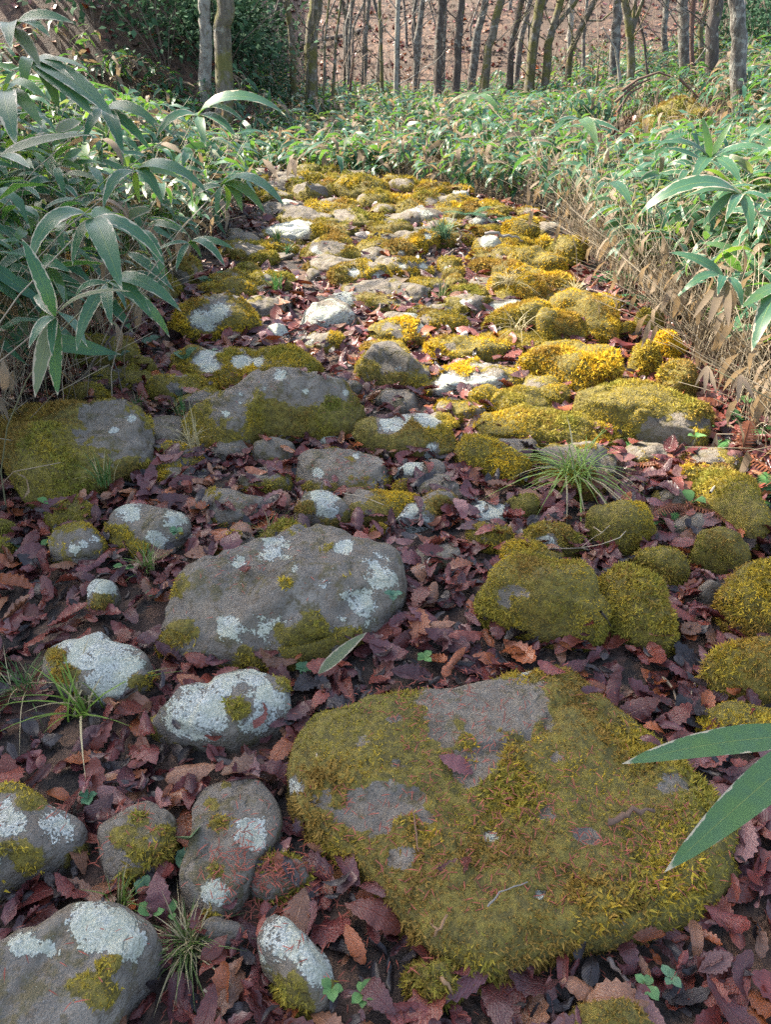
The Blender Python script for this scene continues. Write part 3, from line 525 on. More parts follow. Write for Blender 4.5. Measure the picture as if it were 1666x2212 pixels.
stone('mossy stone heap with roots in the right bamboo thicket', ('w', 4.05, 11.6, .55, .5), .62, 2.3, .62, 0, 1.0, group='rocks in the thicket', lump=.6)
# low pebbles and scraps of rock between the paving stones
for lab, e, H, mo, li in [('pebble with moss tuft left of the bluish slate', E(820,1150,16,10), .03, .8, .1), ('grey pebble near the feathery moss dome', E(1395,1265,14,9), .03, .1, .5),
    ('half sunken stone under red needles right of the long grey slab', E(600,1900,60,40), .05, .4, .1), ('grey slip of rock behind the freckled boulder', E(745,838,40,12), .06, .1, .1)]:
    stone(lab, e, H, 2.6, mo, li, .6)
# cobbles filling the gaps between the bigger stones further up the path
rc = np.random.default_rng(77); made = 0; cw = ['mossy', 'grey', 'lichened', 'brown', 'golden mossy', 'olive mossy', 'dark', 'half-buried']
for k in range(3000):
    y = 3.0+6.6*rc.random()**.8 if k < 2400 else 1.7+1.6*rc.random(); l, r = path_edges(y); x = l+.1+(r-l-.15)*rc.random(); rad = .075+.11*rc.random()**1.5
    ok = all(math.hypot(s_[0][0]-x, s_[0][1]-y) > .80*(float(s_[1][int(round(math.atan2(y-s_[0][1], x-s_[0][0])/6.28319*len(s_[1]))) % len(s_[1])])+rad) for s_ in STONES)
    if not ok or made > (66 if k < 2400 else 92): continue
    made += 1; ds = [(math.hypot(s_[0][0]-x, s_[0][1]-y), i) for i, s_ in enumerate(STONES[:140])]; _, i = min(ds); c = STONES[i][0]; q = cw[k % 8]; sizew = 'small' if rad < .11 else 'medium' if rad < .15 else 'wide'
    rel = 'left of' if x < c[0]-abs(y-c[1]) else 'right of' if x > c[0]+abs(y-c[1]) else 'before' if y < c[1] else 'behind'
    wl = f'{sizew} {q} cobble {rel} {STONES[i][5]}'.replace(',', '').split()[:15]
    while wl[-1] in ('with', 'of', 'in', 'and', 'a', 'the', 'behind', 'beside', 'at', 'on', 'by', 'under', 'one', 'below', 'above', 'to', 'its', 'left', 'right', 'just', 'beyond', 'two', 'near', 'from'): wl.pop()
    mo, li, hu = {'mossy': (.9, .05, .35), 'grey': (.15, .25, .4), 'lichened': (.2, .7, .4), 'brown': (.6, .05, .3), 'golden mossy': (.8, 0, .4), 'olive mossy': (.8, 0, .6), 'dark': (.3, .05, .5), 'half-buried': (.55, .15, .4)}[q]
    if x > .5 and mo < .5 and k % 2: mo = .8
    if k >= 2400: rad *= .7; mo = min(mo, .5)
    stone(' '.join(wl), ('w', x, y, rad*(1.25+.4*rc.random()), rad*(.85+.3*rc.random())), .04+.24*rad*(.6+.6*rc.random()), 2.6, mo, li, hu, lump=.6, group='cobbles between the larger stones')

# ------------------------------------------------------------------ trees
def ground_pt(px, Y):
    X = (px-VW/2)/FPX*(Y*math.cos(PITCH)+CAM_H*math.sin(PITCH)); return np.array([X, Y, float(gz(X, Y))])
def limb(acc, p, d, L, r, rg, depth):
    n = 6; pts = [p]
    for k in range(n): d = nrm(d+rg.normal(size=3)*.16+np.array([0, 0, .06])); pts.append(pts[-1]+d*L/n)
    pts = np.array(pts); rr = np.linspace(r, r*.25, n+1)
    acc.add(*tube(pts, rr, 5 if depth < 2 else 3))
    if depth < 3:
        for k in range(3 if depth == 0 else 2):
            i = rg.integers(2, n+1); dd = nrm(d*.7+nrm(rg.normal(size=3))*.75+np.array([0, 0, .2])); limb(acc, pts[i], dd, L*(.4+.25*rg.random()), rr[i]*.65, rg, depth+1)
    return pts
def needle_crown(acc, cx, cy, z0, z1, rmax, rg, n=2600):
    z = z0+(z1-z0)*rg.random(n)**.9; k = np.clip((z1-z)/(z1-z0), .08, 1)**.7*np.clip((z-z0)/.8+.35, 0, 1)
    a = rg.random(n)*6.283; r = rmax*k*np.sqrt(rg.random(n)); clump = fbm(np.stack([np.cos(a)*r, np.sin(a)*r, z], -1)*.9+rg.random()*30, 2)
    keep = clump > .46; a, r, z = a[keep], r[keep], z[keep]; m = len(a)
    C = np.stack([cx+np.cos(a)*r, cy+np.sin(a)*r, z], -1)
    D = nrm(np.stack([np.cos(a), np.sin(a), -.3+.5*rg.random(m)], -1)+rg.normal(size=(m, 3))*.5); M = frames(D, np.tile([0, 0, 1.], (m, 1))+rg.normal(size=(m, 3))*.4)
    V = np.array([(-.12, 0, 0), (.12, 0, 0), (.16, .3, .02), (-.16, .3, .02), (0, .62, -.05), (-.3, .22, 0), (.3, .22, 0)]); F = np.array([(0, 1, 2), (0, 2, 3), (3, 2, 4), (0, 3, 5), (1, 6, 2)])
    g = np.array([.030, .055, .018])*(.6+.8*rg.random((m, 1))); stamp(acc, V, F, np.zeros((7, 2)), M, .75+.6*rg.random(m), C, g)
def tree(label, pts, Y, wpx, bark, Ht=9.0, group='bare trees beyond the bamboo', stems=(), crown=None, branches=4, seed=None, name='tree', zoff=0):
    rg = np.random.default_rng(seed if seed is not None else int(pts[0][0]*7+Y*13))
    P = [ground_pt(pts[0][0], Y)-np.array([0, 0, .15])]+[atY(x, y, Y) for x, y in pts[1:]]
    zd = Y*math.cos(PITCH)+CAM_H*math.sin(PITCH); r0 = wpx/FPX*zd/2*(1.18 if (seed or 0) < 900 else 1)
    P = np.array(P); d = nrm(P[-1]-P[-2]); p = P[-1]; path = []
    for a, b in zip(P[:-1], P[1:]):
        for t in np.linspace(0, 1, 5)[:-1]: path.append(a+(b-a)*t+rg.normal(size=3)*r0*.12)
    path.append(p)
    while path[-1][2]-P[0][2] < Ht:
        d = nrm(d*.8+np.array([0, 0, .28])+rg.normal(size=3)*.045); path.append(path[-1]+d*.55)
    path = np.array(path); hh = (path[:, 2]-path[0, 2])/Ht; rad = r0*(1-.78*np.clip(hh, 0, 1))*(1+.55*np.exp(-np.clip(path[:, 2]-path[0, 2], 0, 9)/.22))
    off = path[0]; root = tag(link(name, None, loc=off), label, 'tree', group)
    ta = Acc(); V, F, uv = tube(path, rad, 10 if r0 > .08 else 6); V = V+nrm(V-np.repeat(path, (len(V)-1)//len(path), 0)[[*range(len(V)-1), -1]])*((fbm(V*np.array([7, 7, 2.]), 2)-.5)*r0*.5)[:, None]
    ta.add(V, F, uv); link('trunk', ta.mesh('trunk', BARK[bark], True, off), root)
    for st in stems:                          # forks that show in the picture
        S = np.array([atY(x, y, Y+.05) for x, y in st[:-1]]); dd = nrm(S[-1]-S[-2]); ex = [S[-1]+dd*k*.5+np.array([0, 0, .04*k*k]) for k in range(1, 6)]
        S = np.vstack([S, ex]); sa = Acc(); sa.add(*tube(S, np.linspace(st[-1]/FPX*zd/2, st[-1]/FPX*zd/7, len(S)), 6)); link('branch', sa.mesh('branch', BARK[bark], True, off), root)
    if crown:
        ca = Acc(); needle_crown(ca, path[-1][0]+crown[3], path[-1][1], crown[0], crown[1], crown[2], rg, crown[4]); link('crown', ca.mesh('crown', MGREEN, False, off), root)
    elif branches:
        ca = Acc(); hi = np.where(path[:, 2] > P[0][2]+2.6)[0]
        for i in rg.choice(hi, min(branches, len(hi)), replace=False):
            a = rg.random()*6.283; limb(ca, path[i], nrm(np.array([math.cos(a), math.sin(a), .8])), 1.1+1.5*rg.random(), rad[i]*.36, rg, 1)
        lo = np.where((path[:, 2] > P[0][2]+.5) & (path[:, 2] < P[0][2]+3.2))[0]
        for i in rg.choice(lo, min(len(lo), 6 if (seed or 0) < 900 else 2), replace=False) if len(lo) else []:
            a = rg.random()*6.283; limb(ca, path[i], nrm(np.array([math.cos(a), math.sin(a)*.4, .35+.5*rg.random()])), .5+.9*rg.random(), min(.012, rad[i]*.25), rg, 1)
        link('crown', ca.mesh('crown', BARK[bark], True, off), root)
    return root
tree('pale lichen-flecked trunk at left, twin to a thicker mossy trunk', [(446,150),(443,60),(441,0)], 13.2, 21, 'pale', 17, crown=(11.2, 17.5, 2.7, .0, 5200), group='tall evergreens at left')
tree('thick mossy brown trunk at left, wider than its pale twin', [(476,152),(480,60),(485,0)], 12.6, 32, 'moss', 17, crown=(10.9, 17.0, 2.8, -.1, 5800), group='tall evergreens at left')
tree('slim mossy trunk bending left before the thick dark mossy trunk', [(637,180),(630,75),(618,0)], 16.4, 13, 'moss', 8)
tree('thick dark mossy trunk just left of the frame centre', [(670,185),(673,100),(684,0)], 15.6, 25, 'moss', 11)
tree('short slanting dead stem at the foot of the thick mossy trunk', [(655,188),(664,150),(672,100)], 15.5, 9, 'moss', 2.0, branches=0)
tree('thin pale-green sapling stem right of the thick mossy trunk', [(693,188),(702,90),(711,0)], 15.2, 6, 'moss', 6, branches=3)
tree('thin leaning greenish stem, second right of the thick mossy trunk', [(715,186),(725,90),(737,0)], 16, 7, 'moss', 6, branches=3)
tree('thin straight stem left of the broken brown trunk', [(750,165),(756,80),(760,0)], 18, 6, 'grey', 7, branches=3)
tree('broken brown trunk leaning right among thin stems', [(747,160),(765,110),(791,47)], 17, 9, 'red', 1.2, branches=0)
tree('slender grey trunk behind the broken brown one', [(786,165),(790,80),(797,0)], 19, 9, 'grey', 9)
tree('thin dark mossy stem left of the smooth pale trunk', [(827,172),(823,90),(820,0)], 17, 8, 'moss', 7)
tree('smooth pale straight trunk near the frame centre', [(855,178),(857,90),(861,0)], 16.5, 10, 'pale', 9)
tree('forked pale trunk right of centre with broken branch knots', [(895,178),(903,90),(913,0)], 19, 14, 'grey', 9, stems=[((903,90),(893,30),(899,0),7)])
tree('straight dark trunk beside the forked pale trunk', [(946,178),(949,90),(954,0)], 17, 16, 'dark', 10)
tree('thin stem hugging the straight dark trunk', [(955,178),(960,90),(962,0)], 19, 8, 'grey', 9)
tree('grey-brown trunk leaning slightly right, third of the central row', [(982,180),(989,90),(998,0)], 17, 15, 'dark', 10)
tree('pale grey trunk leaning right, fourth of the central row', [(1016,178),(1028,90),(1050,0)], 19, 16, 'grey', 10)
tree('dark lichened trunk slanting strongly right in the central row', [(1036,178),(1055,100),(1084,0)], 16.5, 17, 'moss', 10)
tree('dark reddish trunk slanting right over the sunlit leaves', [(1096,176),(1106,90),(1127,0)], 17.5, 14, 'dark', 10)
tree('pale slanting stem just right of the dark reddish trunk', [(1112,176),(1125,90),(1145,0)], 20, 12, 'far', 10)
tree('mossy double-ridged trunk leaning right', [(1140,178),(1152,80),(1169,0)], 17, 19, 'moss', 10)
tree('forked mossy trunk whose right arm curves up and away', [(1174,172),(1184,100),(1194,62),(1213,0)], 17, 15, 'moss', 9, stems=[((1194,66),(1218,36),(1242,9),(1256,-16),10)])
tree('curved mossy trunk bowing right, behind the forked one', [(1220,168),(1233,110),(1254,66),(1286,0)], 18, 12, 'moss', 9, stems=[((1268,44),(1300,45),(1330,20),4)])
tree('thin upright stem right of the bowed trunk', [(1257,162),(1262,80),(1269,0)], 19, 7, 'grey', 8)
tree('smooth far whitish trunk behind the bowed trunk', [(1228,150),(1231,80),(1236,0)], 23, 11, 'pale', 10)
tree('barkless pale dead trunk leaning left', [(1354,150),(1330,105),(1303,58)], 14.5, 11, 'pale', 1.3, branches=0)
tree('dark mossy stub leaning right below the dead trunk', [(1282,168),(1295,130),(1307,85)], 15, 9, 'moss', 1.0, branches=0)
tree('stout grey trunk behind the pale dead trunk', [(1323,150),(1330,80),(1338,0)], 17, 18, 'grey', 10)
tree('bright mossy many-stemmed tree right of the dead trunk', [(1364,150),(1364,95),(1357,40),(1350,0)], 14, 14, 'moss', 8, stems=[((1364,80),(1376,40),(1390,0),9), ((1364,85),(1369,40),(1373,0),7)])
tree('thin dark sapling leaning left beside the many-stemmed tree', [(1405,140),(1393,85),(1381,45),(1374,0)], 14.5, 5, 'dark', 5, branches=2)
tree('grey trunk behind the leaf-strewn mossy heap', [(1431,140),(1435,70),(1442,0)], 18, 12, 'grey', 10)
tree('tall grey trunk left of a thin reddish one', [(1479,138),(1478,70),(1477,0)], 14.5, 20, 'grey', 11)
tree('thin reddish trunk between two thicker grey trunks', [(1493,138),(1495,70),(1499,0)], 14.2, 9, 'red', 9)
tree('mossy stem leaning right behind the thin reddish trunk', [(1507,140),(1514,70),(1528,0)], 15.5, 10, 'moss', 9)
tree('thick dark trunk, second from the right edge', [(1535,130),(1541,60),(1551,0)], 13, 22, 'dark', 11)
tree('pale lichened trunk with mossy foot nearest the right edge', [(1600,165),(1597,80),(1591,0)], 10.8, 28, 'grey', 11)
tree('dim whitish trunk in the upper left corner', [(42,120),(35,40),(30,0)], 15, 18, 'grey', 10)
tree('thin stem on the dark shrubby bank, left one', [(326,140),(324,60),(323,0)], 15, 8, 'grey', 8)
tree('thin stem on the dark shrubby bank, right one', [(390,150),(388,60),(386,0)], 15.5, 7, 'dark', 8)
tree('slanting thin mossy stem on the shrubby bank', [(375,110),(358,50),(340,0)], 15, 6, 'moss', 7)
# unseen trees added at left: evergreens shade the foreground, bare ones streak the path
def side_tree(label, x, y, r, bark, Ht, crown=None, nb=6, seed=1):
    rg = np.random.default_rng(seed); z = float(gz(x, y)); P = np.array([[x, y, z-.2+k*Ht/14] for k in range(15)])+rg.normal(size=(15, 3))*np.array([.04, .04, 0]); off = P[0]
    root = tag(link('tree', None, loc=off), label, 'tree', 'unseen trees left of the view'); ta = Acc(); ta.add(*tube(P, np.linspace(r, r*.2, 15), 10)); link('trunk', ta.mesh('trunk', BARK[bark], True, off), root); ca = Acc()
    if crown: needle_crown(ca, x, y, crown[0], crown[1], crown[2], rg, crown[3])
    else:
        for k in range(nb): i = rg.integers(4, 14); a = rg.random()*6.28; limb(ca, P[i], nrm(np.array([math.cos(a), math.sin(a), .7])), 1.5+1.6*rg.random(), r*.36, rg, 0)
    link('crown', ca.mesh('crown', MGREEN if crown else BARK[bark], False, off), root)
side_tree('evergreen outside the left edge shading the near stones', -9.4, 6.0, .20, 'red', 14.5, (6.0, 14.5, 2.45, 7600), seed=51)
side_tree('second evergreen outside the left edge nearer the viewer', -11.2, 2.7, .20, 'red', 14.5, (6.0, 14.5, 2.7, 7000), seed=52)
for k, (x, y) in enumerate([(-7.4, 8.6), (-8.6, 10.4), (-6.9, 12.0)]): side_tree(['bare tree outside the left edge beside the evergreen', 'bare tree outside the left edge behind the evergreen', 'bare tree far outside the left edge up the bank'][k], x, y, .11, 'grey', 9.5, nb=7, seed=60+k)
rt = np.random.default_rng(5)
for k in range(90):                            # far trunks on the slope
    Yf = 19+rt.random()*27; px = 520+rt.random()*1180 if k < 84 else rt.random()*400
    tree((f'{["slim","straight","wavering","faint","pencil-thin"][k % 5]} far trunk {["low on the leafy slope","on the middle slope","high on the slope"][int((Yf-19)/9.01)]} {["left of the thick dark mossy trunk","behind the central row of trunks","behind the slanting trunks right of centre","behind the many-stemmed mossy tree","near the right edge"][int(np.searchsorted([680,960,1200,1440],px))]}'), [(px, 160), (px+rt.normal()*6, 60), (px+rt.normal()*14+4, 0)], Yf, (3.5+8*rt.random()**2)*24/Yf, ['far', 'grey', 'far', 'pale', 'dark'][k % 5], 10+3*rt.random(), group='far trunks on the hillside', branches=1, seed=900+k)

# ------------------------------------------------------------------ dwarf bamboo
def sasa_mesh(ns, droop, twist, fold, wmax=.098):
    t = np.linspace(0, 1, ns+1); wv = wmax*np.sin(math.pi*np.clip(t, 0, 1)**.72)**.75*(t > 0)*(t < 1); wv[0] = .012
    y = np.zeros(ns+1); z = np.zeros(ns+1)
    for i in range(1, ns+1): a = droop*(t[i]-.25); y[i] = y[i-1]+math.cos(a)/ns; z[i] = z[i-1]-math.sin(a)/ns
    V = []; U = []
    for i in range(ns+1):
        tw = twist*t[i]
        for s in (-1, 0, 1): V.append((s*wv[i]*math.cos(tw), y[i], z[i]+abs(s)*wv[i]*fold+s*wv[i]*math.sin(tw))); U.append((.5+.5*s, t[i]))
    F = []
    for i in range(ns):
        for j in range(2): a = i*3+j; F += [(a, a+1, a+4), (a, a+4, a+3)]
    return np.array(V), np.array(F), np.array(U)
SASA = [sasa_mesh(8, d, tw, f) for d, tw, f in [(.5, .1, .12), (1.1, -.2, .2), (1.7, .25, .15), (2.3, -.1, .25), (.9, .5, .1), (1.4, -.5, .3)]]+[sasa_mesh(8, .5, .15, .15, .072)]
SASA_LO = [sasa_mesh(3, d, tw, f) for d, tw, f in [(.8, .2, .15), (1.6, -.2, .2), (2.2, .1, .2)]]
SM = {}
def sasa_data(v, cls):                         # shared leaf meshes: a few colour classes of each shape
    if (v, cls) not in SM:
        V, F, U = SASA[v]; c = {'green': (0, .25, .42), 'light': (0, .85, .35), 'edge': (0, .15, .74), 'dead': (1, .5, .5), 'dark': (0, 0, .6), 'half': (.35, .6, .8)}[cls]
        SM[(v, cls)] = mesh_np('leaf', V, F, U, np.tile(c, (len(V), 1)), smooth=True, mat=MSASA)
    return SM[(v, cls)]
CC = {'green': (0, .25, .42), 'light': (0, .85, .35), 'edge': (0, .15, .74), 'dead': (1, .5, .5), 'dark': (0, 0, .6), 'half': (.35, .6, .8)}
def culm_curve(b, h, lean, n=6):
    t = np.linspace(0, 1, n)[:, None]; return b+np.concatenate([lean[None]*t**1.8, h*(1.12*t-.12*t*t)*np.ones_like(t)], 1)
def plant_leaves(c, lean, nl, ll, rg, deadf=.08):
    """positions, directions, ups, lengths, variants, classes"""
    n = len(c); out = []; la = math.atan2(lean[1], lean[0]) if np.hypot(*lean) > .02 else rg.random()*6.28; a = rg.random()*6.28
    for k in range(nl):
        f = .58+.42*(k+1)/nl if k < nl-1 else 1.0; f = 1-(1-f)*1.0; s = f*(n-1); i = min(int(s), n-2); p = c[i]+(c[i+1]-c[i])*(s-i)
        a += 2.3+rg.normal()*.5; aa = a+.55*math.sin(la-a); el = -.25+.9*rg.random()-.35*(1-f)*2
        d = np.array([math.cos(aa)*math.cos(el), math.sin(aa)*math.cos(el), math.sin(el)])
        up = np.array([0, 0, 1.])+rg.normal(size=3)*.35; x = rg.random()
        cls = 'dead' if x < deadf*(1.6-f) else 'light' if x < .25 else 'edge' if x < .5 else 'dark' if x < .68 else 'half' if x < .71 else 'green'
        out.append((p, d, up, ll*(.7+.5*rg.random()), rg.integers(0, 6) if cls != 'dead' else rg.integers(2, 4), cls))
    return out
CULM_C = [np.array(c) for c in [(.23, .19, .13), (.31, .26, .19), (.18, .145, .10), (.13, .13, .07)]]
def plant_obj(label, b, h, lean, nl, ll, seed, group, leaves=None, deadf=.08, r=.0028):
    rg = np.random.default_rng(seed); b = np.asarray(b, float); lean = np.asarray(lean, float); c = culm_curve(b, h, lean)
    root = tag(link('bamboo_plant', None, loc=b), label, 'bamboo plant', group)
    a = Acc(); a.add(*tube(c, np.linspace(r, r*.6, len(c)), 5), CULM_C[seed % 4]); link('culm', a.mesh('culm', MCULM, True, b), root)
    for (p, d, up, L, v, cls) in (leaves if leaves is not None else plant_leaves(c, lean, nl, ll, rg, deadf)):
        M = frames(np.asarray(d)[None], np.asarray(up)[None])[0]; m4 = Matrix(np.vstack([np.column_stack([M*L, np.asarray(p)-b]), [0, 0, 0, 1]]).tolist())
        o = link('leaf', sasa_data(int(v), cls), root); o.matrix_local = m4
    return root
def hero(label, base_px, head, h_extra=0, nl=7, ll=.2, seed=1, group=None, lv=None, baseY=None, deadf=.04):
    """head = (px, py, depth): where the leaf whorl stands; base found on the ground at base_px, baseY"""
    H = atD(*head); bx = base_px; b = np.array([bx[0], bx[1], float(gz(*bx))]); lean = (H-b)[:2]; rg = np.random.default_rng(seed)
    leaves = None
    if lv:                                     # explicit leaves: tip pixel, depth, class, variant
        leaves = []
        for (px, py, dep, cls, v) in lv:
            T = atD(px, py, dep); d = T-H; L = np.linalg.norm(d); d = d/L; eff = {0: 1.02, 1: 1.06, 2: 1.16, 3: 1.3, 4: 1.05, 5: 1.1, 6: 1}[v]
            kk = SASA[v][0][-2]; ang = math.atan2(-kk[2], kk[1]); x = nrm(np.cross(d, [0, 0, 1.])); d2 = d*math.cos(ang)+np.cross(x, d)*math.sin(ang)
            leaves.append((H, d2, np.array([0, 0, 1.])+.5*nrm(EYE-H)+rg.normal(size=3)*.1, L/np.linalg.norm(kk), v, cls))
    return plant_obj(label, b, float(H[2]-b[2]), lean, nl, ll, seed, group, leaves, deadf)
GL, GR = 'bamboo plants left of the path', 'bamboo plants right of the path'
hero('bamboo plant with big drooping leaf fan hanging at left above the mossy rock', (-1.45, 1.9), (200,472,1.95), seed=1, group=GL, lv=[(96,590,1.85,'edge',3),(160,575,1.9,'edge',1),(258,630,1.8,'green',1),(340,585,1.95,'edge',2),(330,610,2.1,'green',2),(290,505,2.2,'light',1),(182,520,2.1,'light',1)])
hero('bamboo plant with white-edged leaves hanging lowest at left', (-1.5, 1.7), (118,684,1.85), seed=2, group=GL, lv=[(0,530,1.75,'edge',1),(72,640,2.0,'edge',4),(80,860,1.8,'half',0),(115,770,1.8,'edge',1),(130,855,1.9,'green',0),(272,640,1.75,'half',4),(70,755,1.75,'edge',1)])
hero('bamboo plant with narrow leaves spreading right behind the drooping fan', (-1.35, 2.2), (235,612,2.1), seed=3, group=GL, lv=[(365,690,2.0,'green',2),(312,700,2.0,'green',2),(235,705,2.0,'dark',1),(162,655,2.1,'edge',2),(180,765,2.1,'dark',1),(360,740,2.2,'green',1),(250,735,2.2,'dark',1)])
hero('bamboo plant with three broad leaves above the drooping fan', (-1.75, 2.7), (292,372,2.8), seed=4, group=GL, lv=[(233,455,2.7,'edge',2),(338,450,2.75,'green',3),(425,432,2.7,'green',2),(195,440,2.9,'edge',1),(300,440,2.9,'light',1),(400,400,2.9,'light',1)])
hero('sunlit yellow-green bamboo sprig leaning over the path from left', (-1.22, 3.0), (478,402,3.0), seed=5, group=GL, lv=[(470,468,3.0,'green',1),(518,462,2.95,'light',3),(556,470,2.9,'light',2),(412,458,3.05,'edge',2),(600,455,2.85,'green',2),(540,385,3.1,'green',1),(495,460,3.1,'light',3)])
hero('short bamboo stem with small leaves beside the left mossy rock', (-1.25, 3.3), (408,525,3.05), seed=6, group=GL, lv=[(345,545,3.0,'edge',1),(478,580,2.95,'edge',2),(385,588,3.0,'dark',1),(500,545,3.0,'green',1),(430,560,3.0,'light',2)])
hero('bamboo plant with long leaf blades pointing down over a green tangle', (-1.8, 3.1), (427,250,3.3), seed=7, group=GL, lv=[(350,305,3.2,'edge',2),(440,318,3.2,'green',1),(505,300,3.2,'edge',1),(515,272,3.2,'edge',2),(600,270,3.2,'green',2),(400,262,3.5,'light',0)])
hero('tall bamboo plant arching in from the upper left corner', (-2.6, 2.6), (30,60,2.7), seed=8, group=GL, lv=[(140,62,2.6,'edge',1),(20,108,2.5,'edge',1),(85,150,2.6,'half',0),(105,82,2.6,'green',1),(-40,100,2.6,'green',1)])
hero('sunlit arching bamboo plant with overlapping blades at upper left', (-2.5, 2.9), (70,130,2.9), seed=9, group=GL, lv=[(150,182,2.8,'edge',1),(185,150,2.8,'light',0),(240,258,2.7,'green',0),(190,255,2.7,'green',0),(130,240,2.8,'light',1),(60,205,2.8,'light',2)])
hero('bamboo plant with bright yellow-green glowing leaves at the left edge', (-2.2, 2.3), (10,200,2.3), seed=10, group=GL, lv=[(80,230,2.2,'light',2),(85,280,2.2,'light',1),(40,155,2.3,'light',1),(30,320,2.1,'edge',1),(-40,300,2.2,'light',1)])
hero('bamboo plant at the left edge with a dry brown-tipped leaf', (-1.7, 1.75), (2,335,2.0), seed=11, group=GL, lv=[(200,295,2.1,'half',0),(60,365,1.9,'edge',0),(-60,420,1.9,'green',1)])
hero('bamboo plant with wide bluish blades in the middle of the left tangle', (-2.0, 3.0), (225,235,3.0), seed=12, group=GL, lv=[(265,335,2.9,'dark',1),(190,315,2.9,'dark',1),(330,280,2.9,'green',1),(175,250,3.0,'green',1),(310,330,3.0,'dark',1)])
# right side
hero('bamboo plant with two huge green blades reaching in at the right edge', (1.02, .55), (1775,1590,.95), seed=21, group=GR, lv=[(1345,1656,.92,'light',6),(1446,1897,.82,'light',6),(1612,1580,1.0,'edge',6)])
hero('bamboo plant with rusty dead leaves below green ones at the right edge', (2.0, 2.6), (1565,602,2.7), seed=22, group=GR, lv=[(1440,562,2.7,'green',1),(1478,640,2.65,'green',2),(1598,665,2.6,'green',2),(1548,640,2.6,'dark',2),(1533,705,2.6,'dead',6),(1572,708,2.6,'dead',6),(1500,690,2.7,'dead',6)])
hero('dry bamboo plant with drooping tan leaf fan at right', (1.9, 2.3), (1528,790,2.5), seed=23, group=GR, lv=[(1522,852,2.45,'dead',6),(1545,850,2.45,'dead',6),(1503,836,2.5,'dead',6)])
hero('second dry tan leaf fan lower at the right edge', (2.0, 2.2), (1600,810,2.4), seed=24, group=GR, lv=[(1594,872,2.35,'dead',6),(1628,866,2.35,'dead',6),(1580,850,2.4,'dead',6)])
hero('large-leaved bamboo plant with two upright spear leaves at right', (2.3, 3.6), (1535,345,3.5), seed=25, group=GR, lv=[(1592,262,3.4,'light',0),(1510,258,3.4,'green',0),(1465,300,3.4,'dark',0),(1660,330,3.3,'green',1),(1420,320,3.4,'green',1),(1500,400,3.3,'green',1),(1590,400,3.3,'green',1)])
hero('bamboo plant with long pale-edged blades hanging at the right edge', (2.2, 3.0), (1600,420,2.9), seed=26, group=GR, lv=[(1570,480,2.8,'edge',1),(1390,480,2.9,'edge',2),(1480,435,2.9,'edge',1),(1620,510,2.8,'green',1),(1660,440,2.8,'dark',1),(1530,500,2.9,'green',2)])
hero('bamboo plant at the extreme right with a bright blade', (2.1, 2.4), (1690,615,2.5), seed=27, group=GR, lv=[(1605,668,2.4,'light',0),(1620,760,2.4,'edge',1),(1640,700,2.45,'green',1)])
hero('bamboo plant with three broad low leaves by a bare tall cane', (1.75, 4.4), (1315,395,4.2), seed=28, group=GR, lv=[(1285,425,4.1,'edge',1),(1340,425,4.1,'green',1),(1358,450,4.0,'green',1),(1300,385,4.2,'green',1)])
hero('bamboo plant with broad pale-edged blades left of the mossy heap', (1.9, 4.2), (1255,258,4.3), seed=29, group=GR, lv=[(1295,285,4.2,'edge',1),(1340,288,4.2,'edge',0),(1205,262,4.2,'edge',0),(1190,300,4.2,'green',1),(1280,320,4.1,'light',1)])
hero('bamboo plant with one raised yellow-green leaf above the thicket', (1.3, 5.0), (1035,205,5.2), seed=30, group=GR, lv=[(1005,243,5.1,'light',1),(970,230,5.2,'half',1),(1080,232,5.2,'edge',1),(1085,200,5.2,'light',0),(1075,250,5.1,'light',1)])

RB = np.random.default_rng(21)
def field(n, xr, yr, side):
    x = xr[0]+(xr[1]-xr[0])*RB.random(n); y = yr[0]+(yr[1]-yr[0])*RB.random(n); l, r = path_edges(y)
    k = (x < l-.22) if side == 'l' else (x > r+.32+.25*RB.random(n)) if side == 'r' else ((x < l-.2) | (x > r+.2) | (y > 10.0+.5*np.sin(x*3)))
    return x[k], y[k]
pts = [field(1900, (-8, 12), (18.5, 23), 'b'), field(1300, (-5.2, -1.2), (2.3, 7.5), 'l'), field(2100, (1.4, 6.0), (2.4, 7.5), 'r'), field(3600, (-6.5, 8.5), (7.0, 12), 'b'), field(4600, (-9, 13), (12, 18.5), 'b')]
X = np.concatenate([p[0] for p in pts]); Y = np.concatenate([p[1] for p in pts]); Z = gz(X, Y)
inc = sstep(.30, .45, fbm(np.stack([X*.7, Y*.7, X*0], -1), 2)) > RB.random(len(X))*.6
keep = inc & (np.hypot(X-3.8, Y-11.2) > .95) & ~((np.abs(X-3.45) < .6) & (Y > 9.2) & (Y < 11.2)) & ~((X < -2.2) & (Y > 13.5) & (Z > .5)) & ~((Y > 14.5) & (np.abs(X-.5) < 4) & (RB.random(len(X)) < .4))
X, Y, Z = X[keep], Y[keep], Z[keep]
px, py, zd = proj(np.stack([X, Y, Z+.5], -1)); vis = (px > -60) & (px < VW+60) & (py < VH)
hgt = np.where(X < 0, np.clip(1.40-.075*Y, .48, 1.18), np.clip(1.28-.05*Y, .45, 1.12))*(.7+.45*RB.random(len(X)))
l_, r_ = path_edges(Y); edge = np.minimum(np.abs(X-l_), np.abs(X-r_)); hgt *= .62+.38*sstep(.2, 1.1, edge)
order = np.argsort(np.where(vis, zd, 99)); ind = set(order[:276].tolist())
mass = Acc(); stalk = Acc(); dead = Acc()
def nearest_stone(x, y):
    d = [math.hypot(s[0][0]-x, s[0][1]-y) for s in STONES]; i = int(np.argmin(d)); return d[i], i
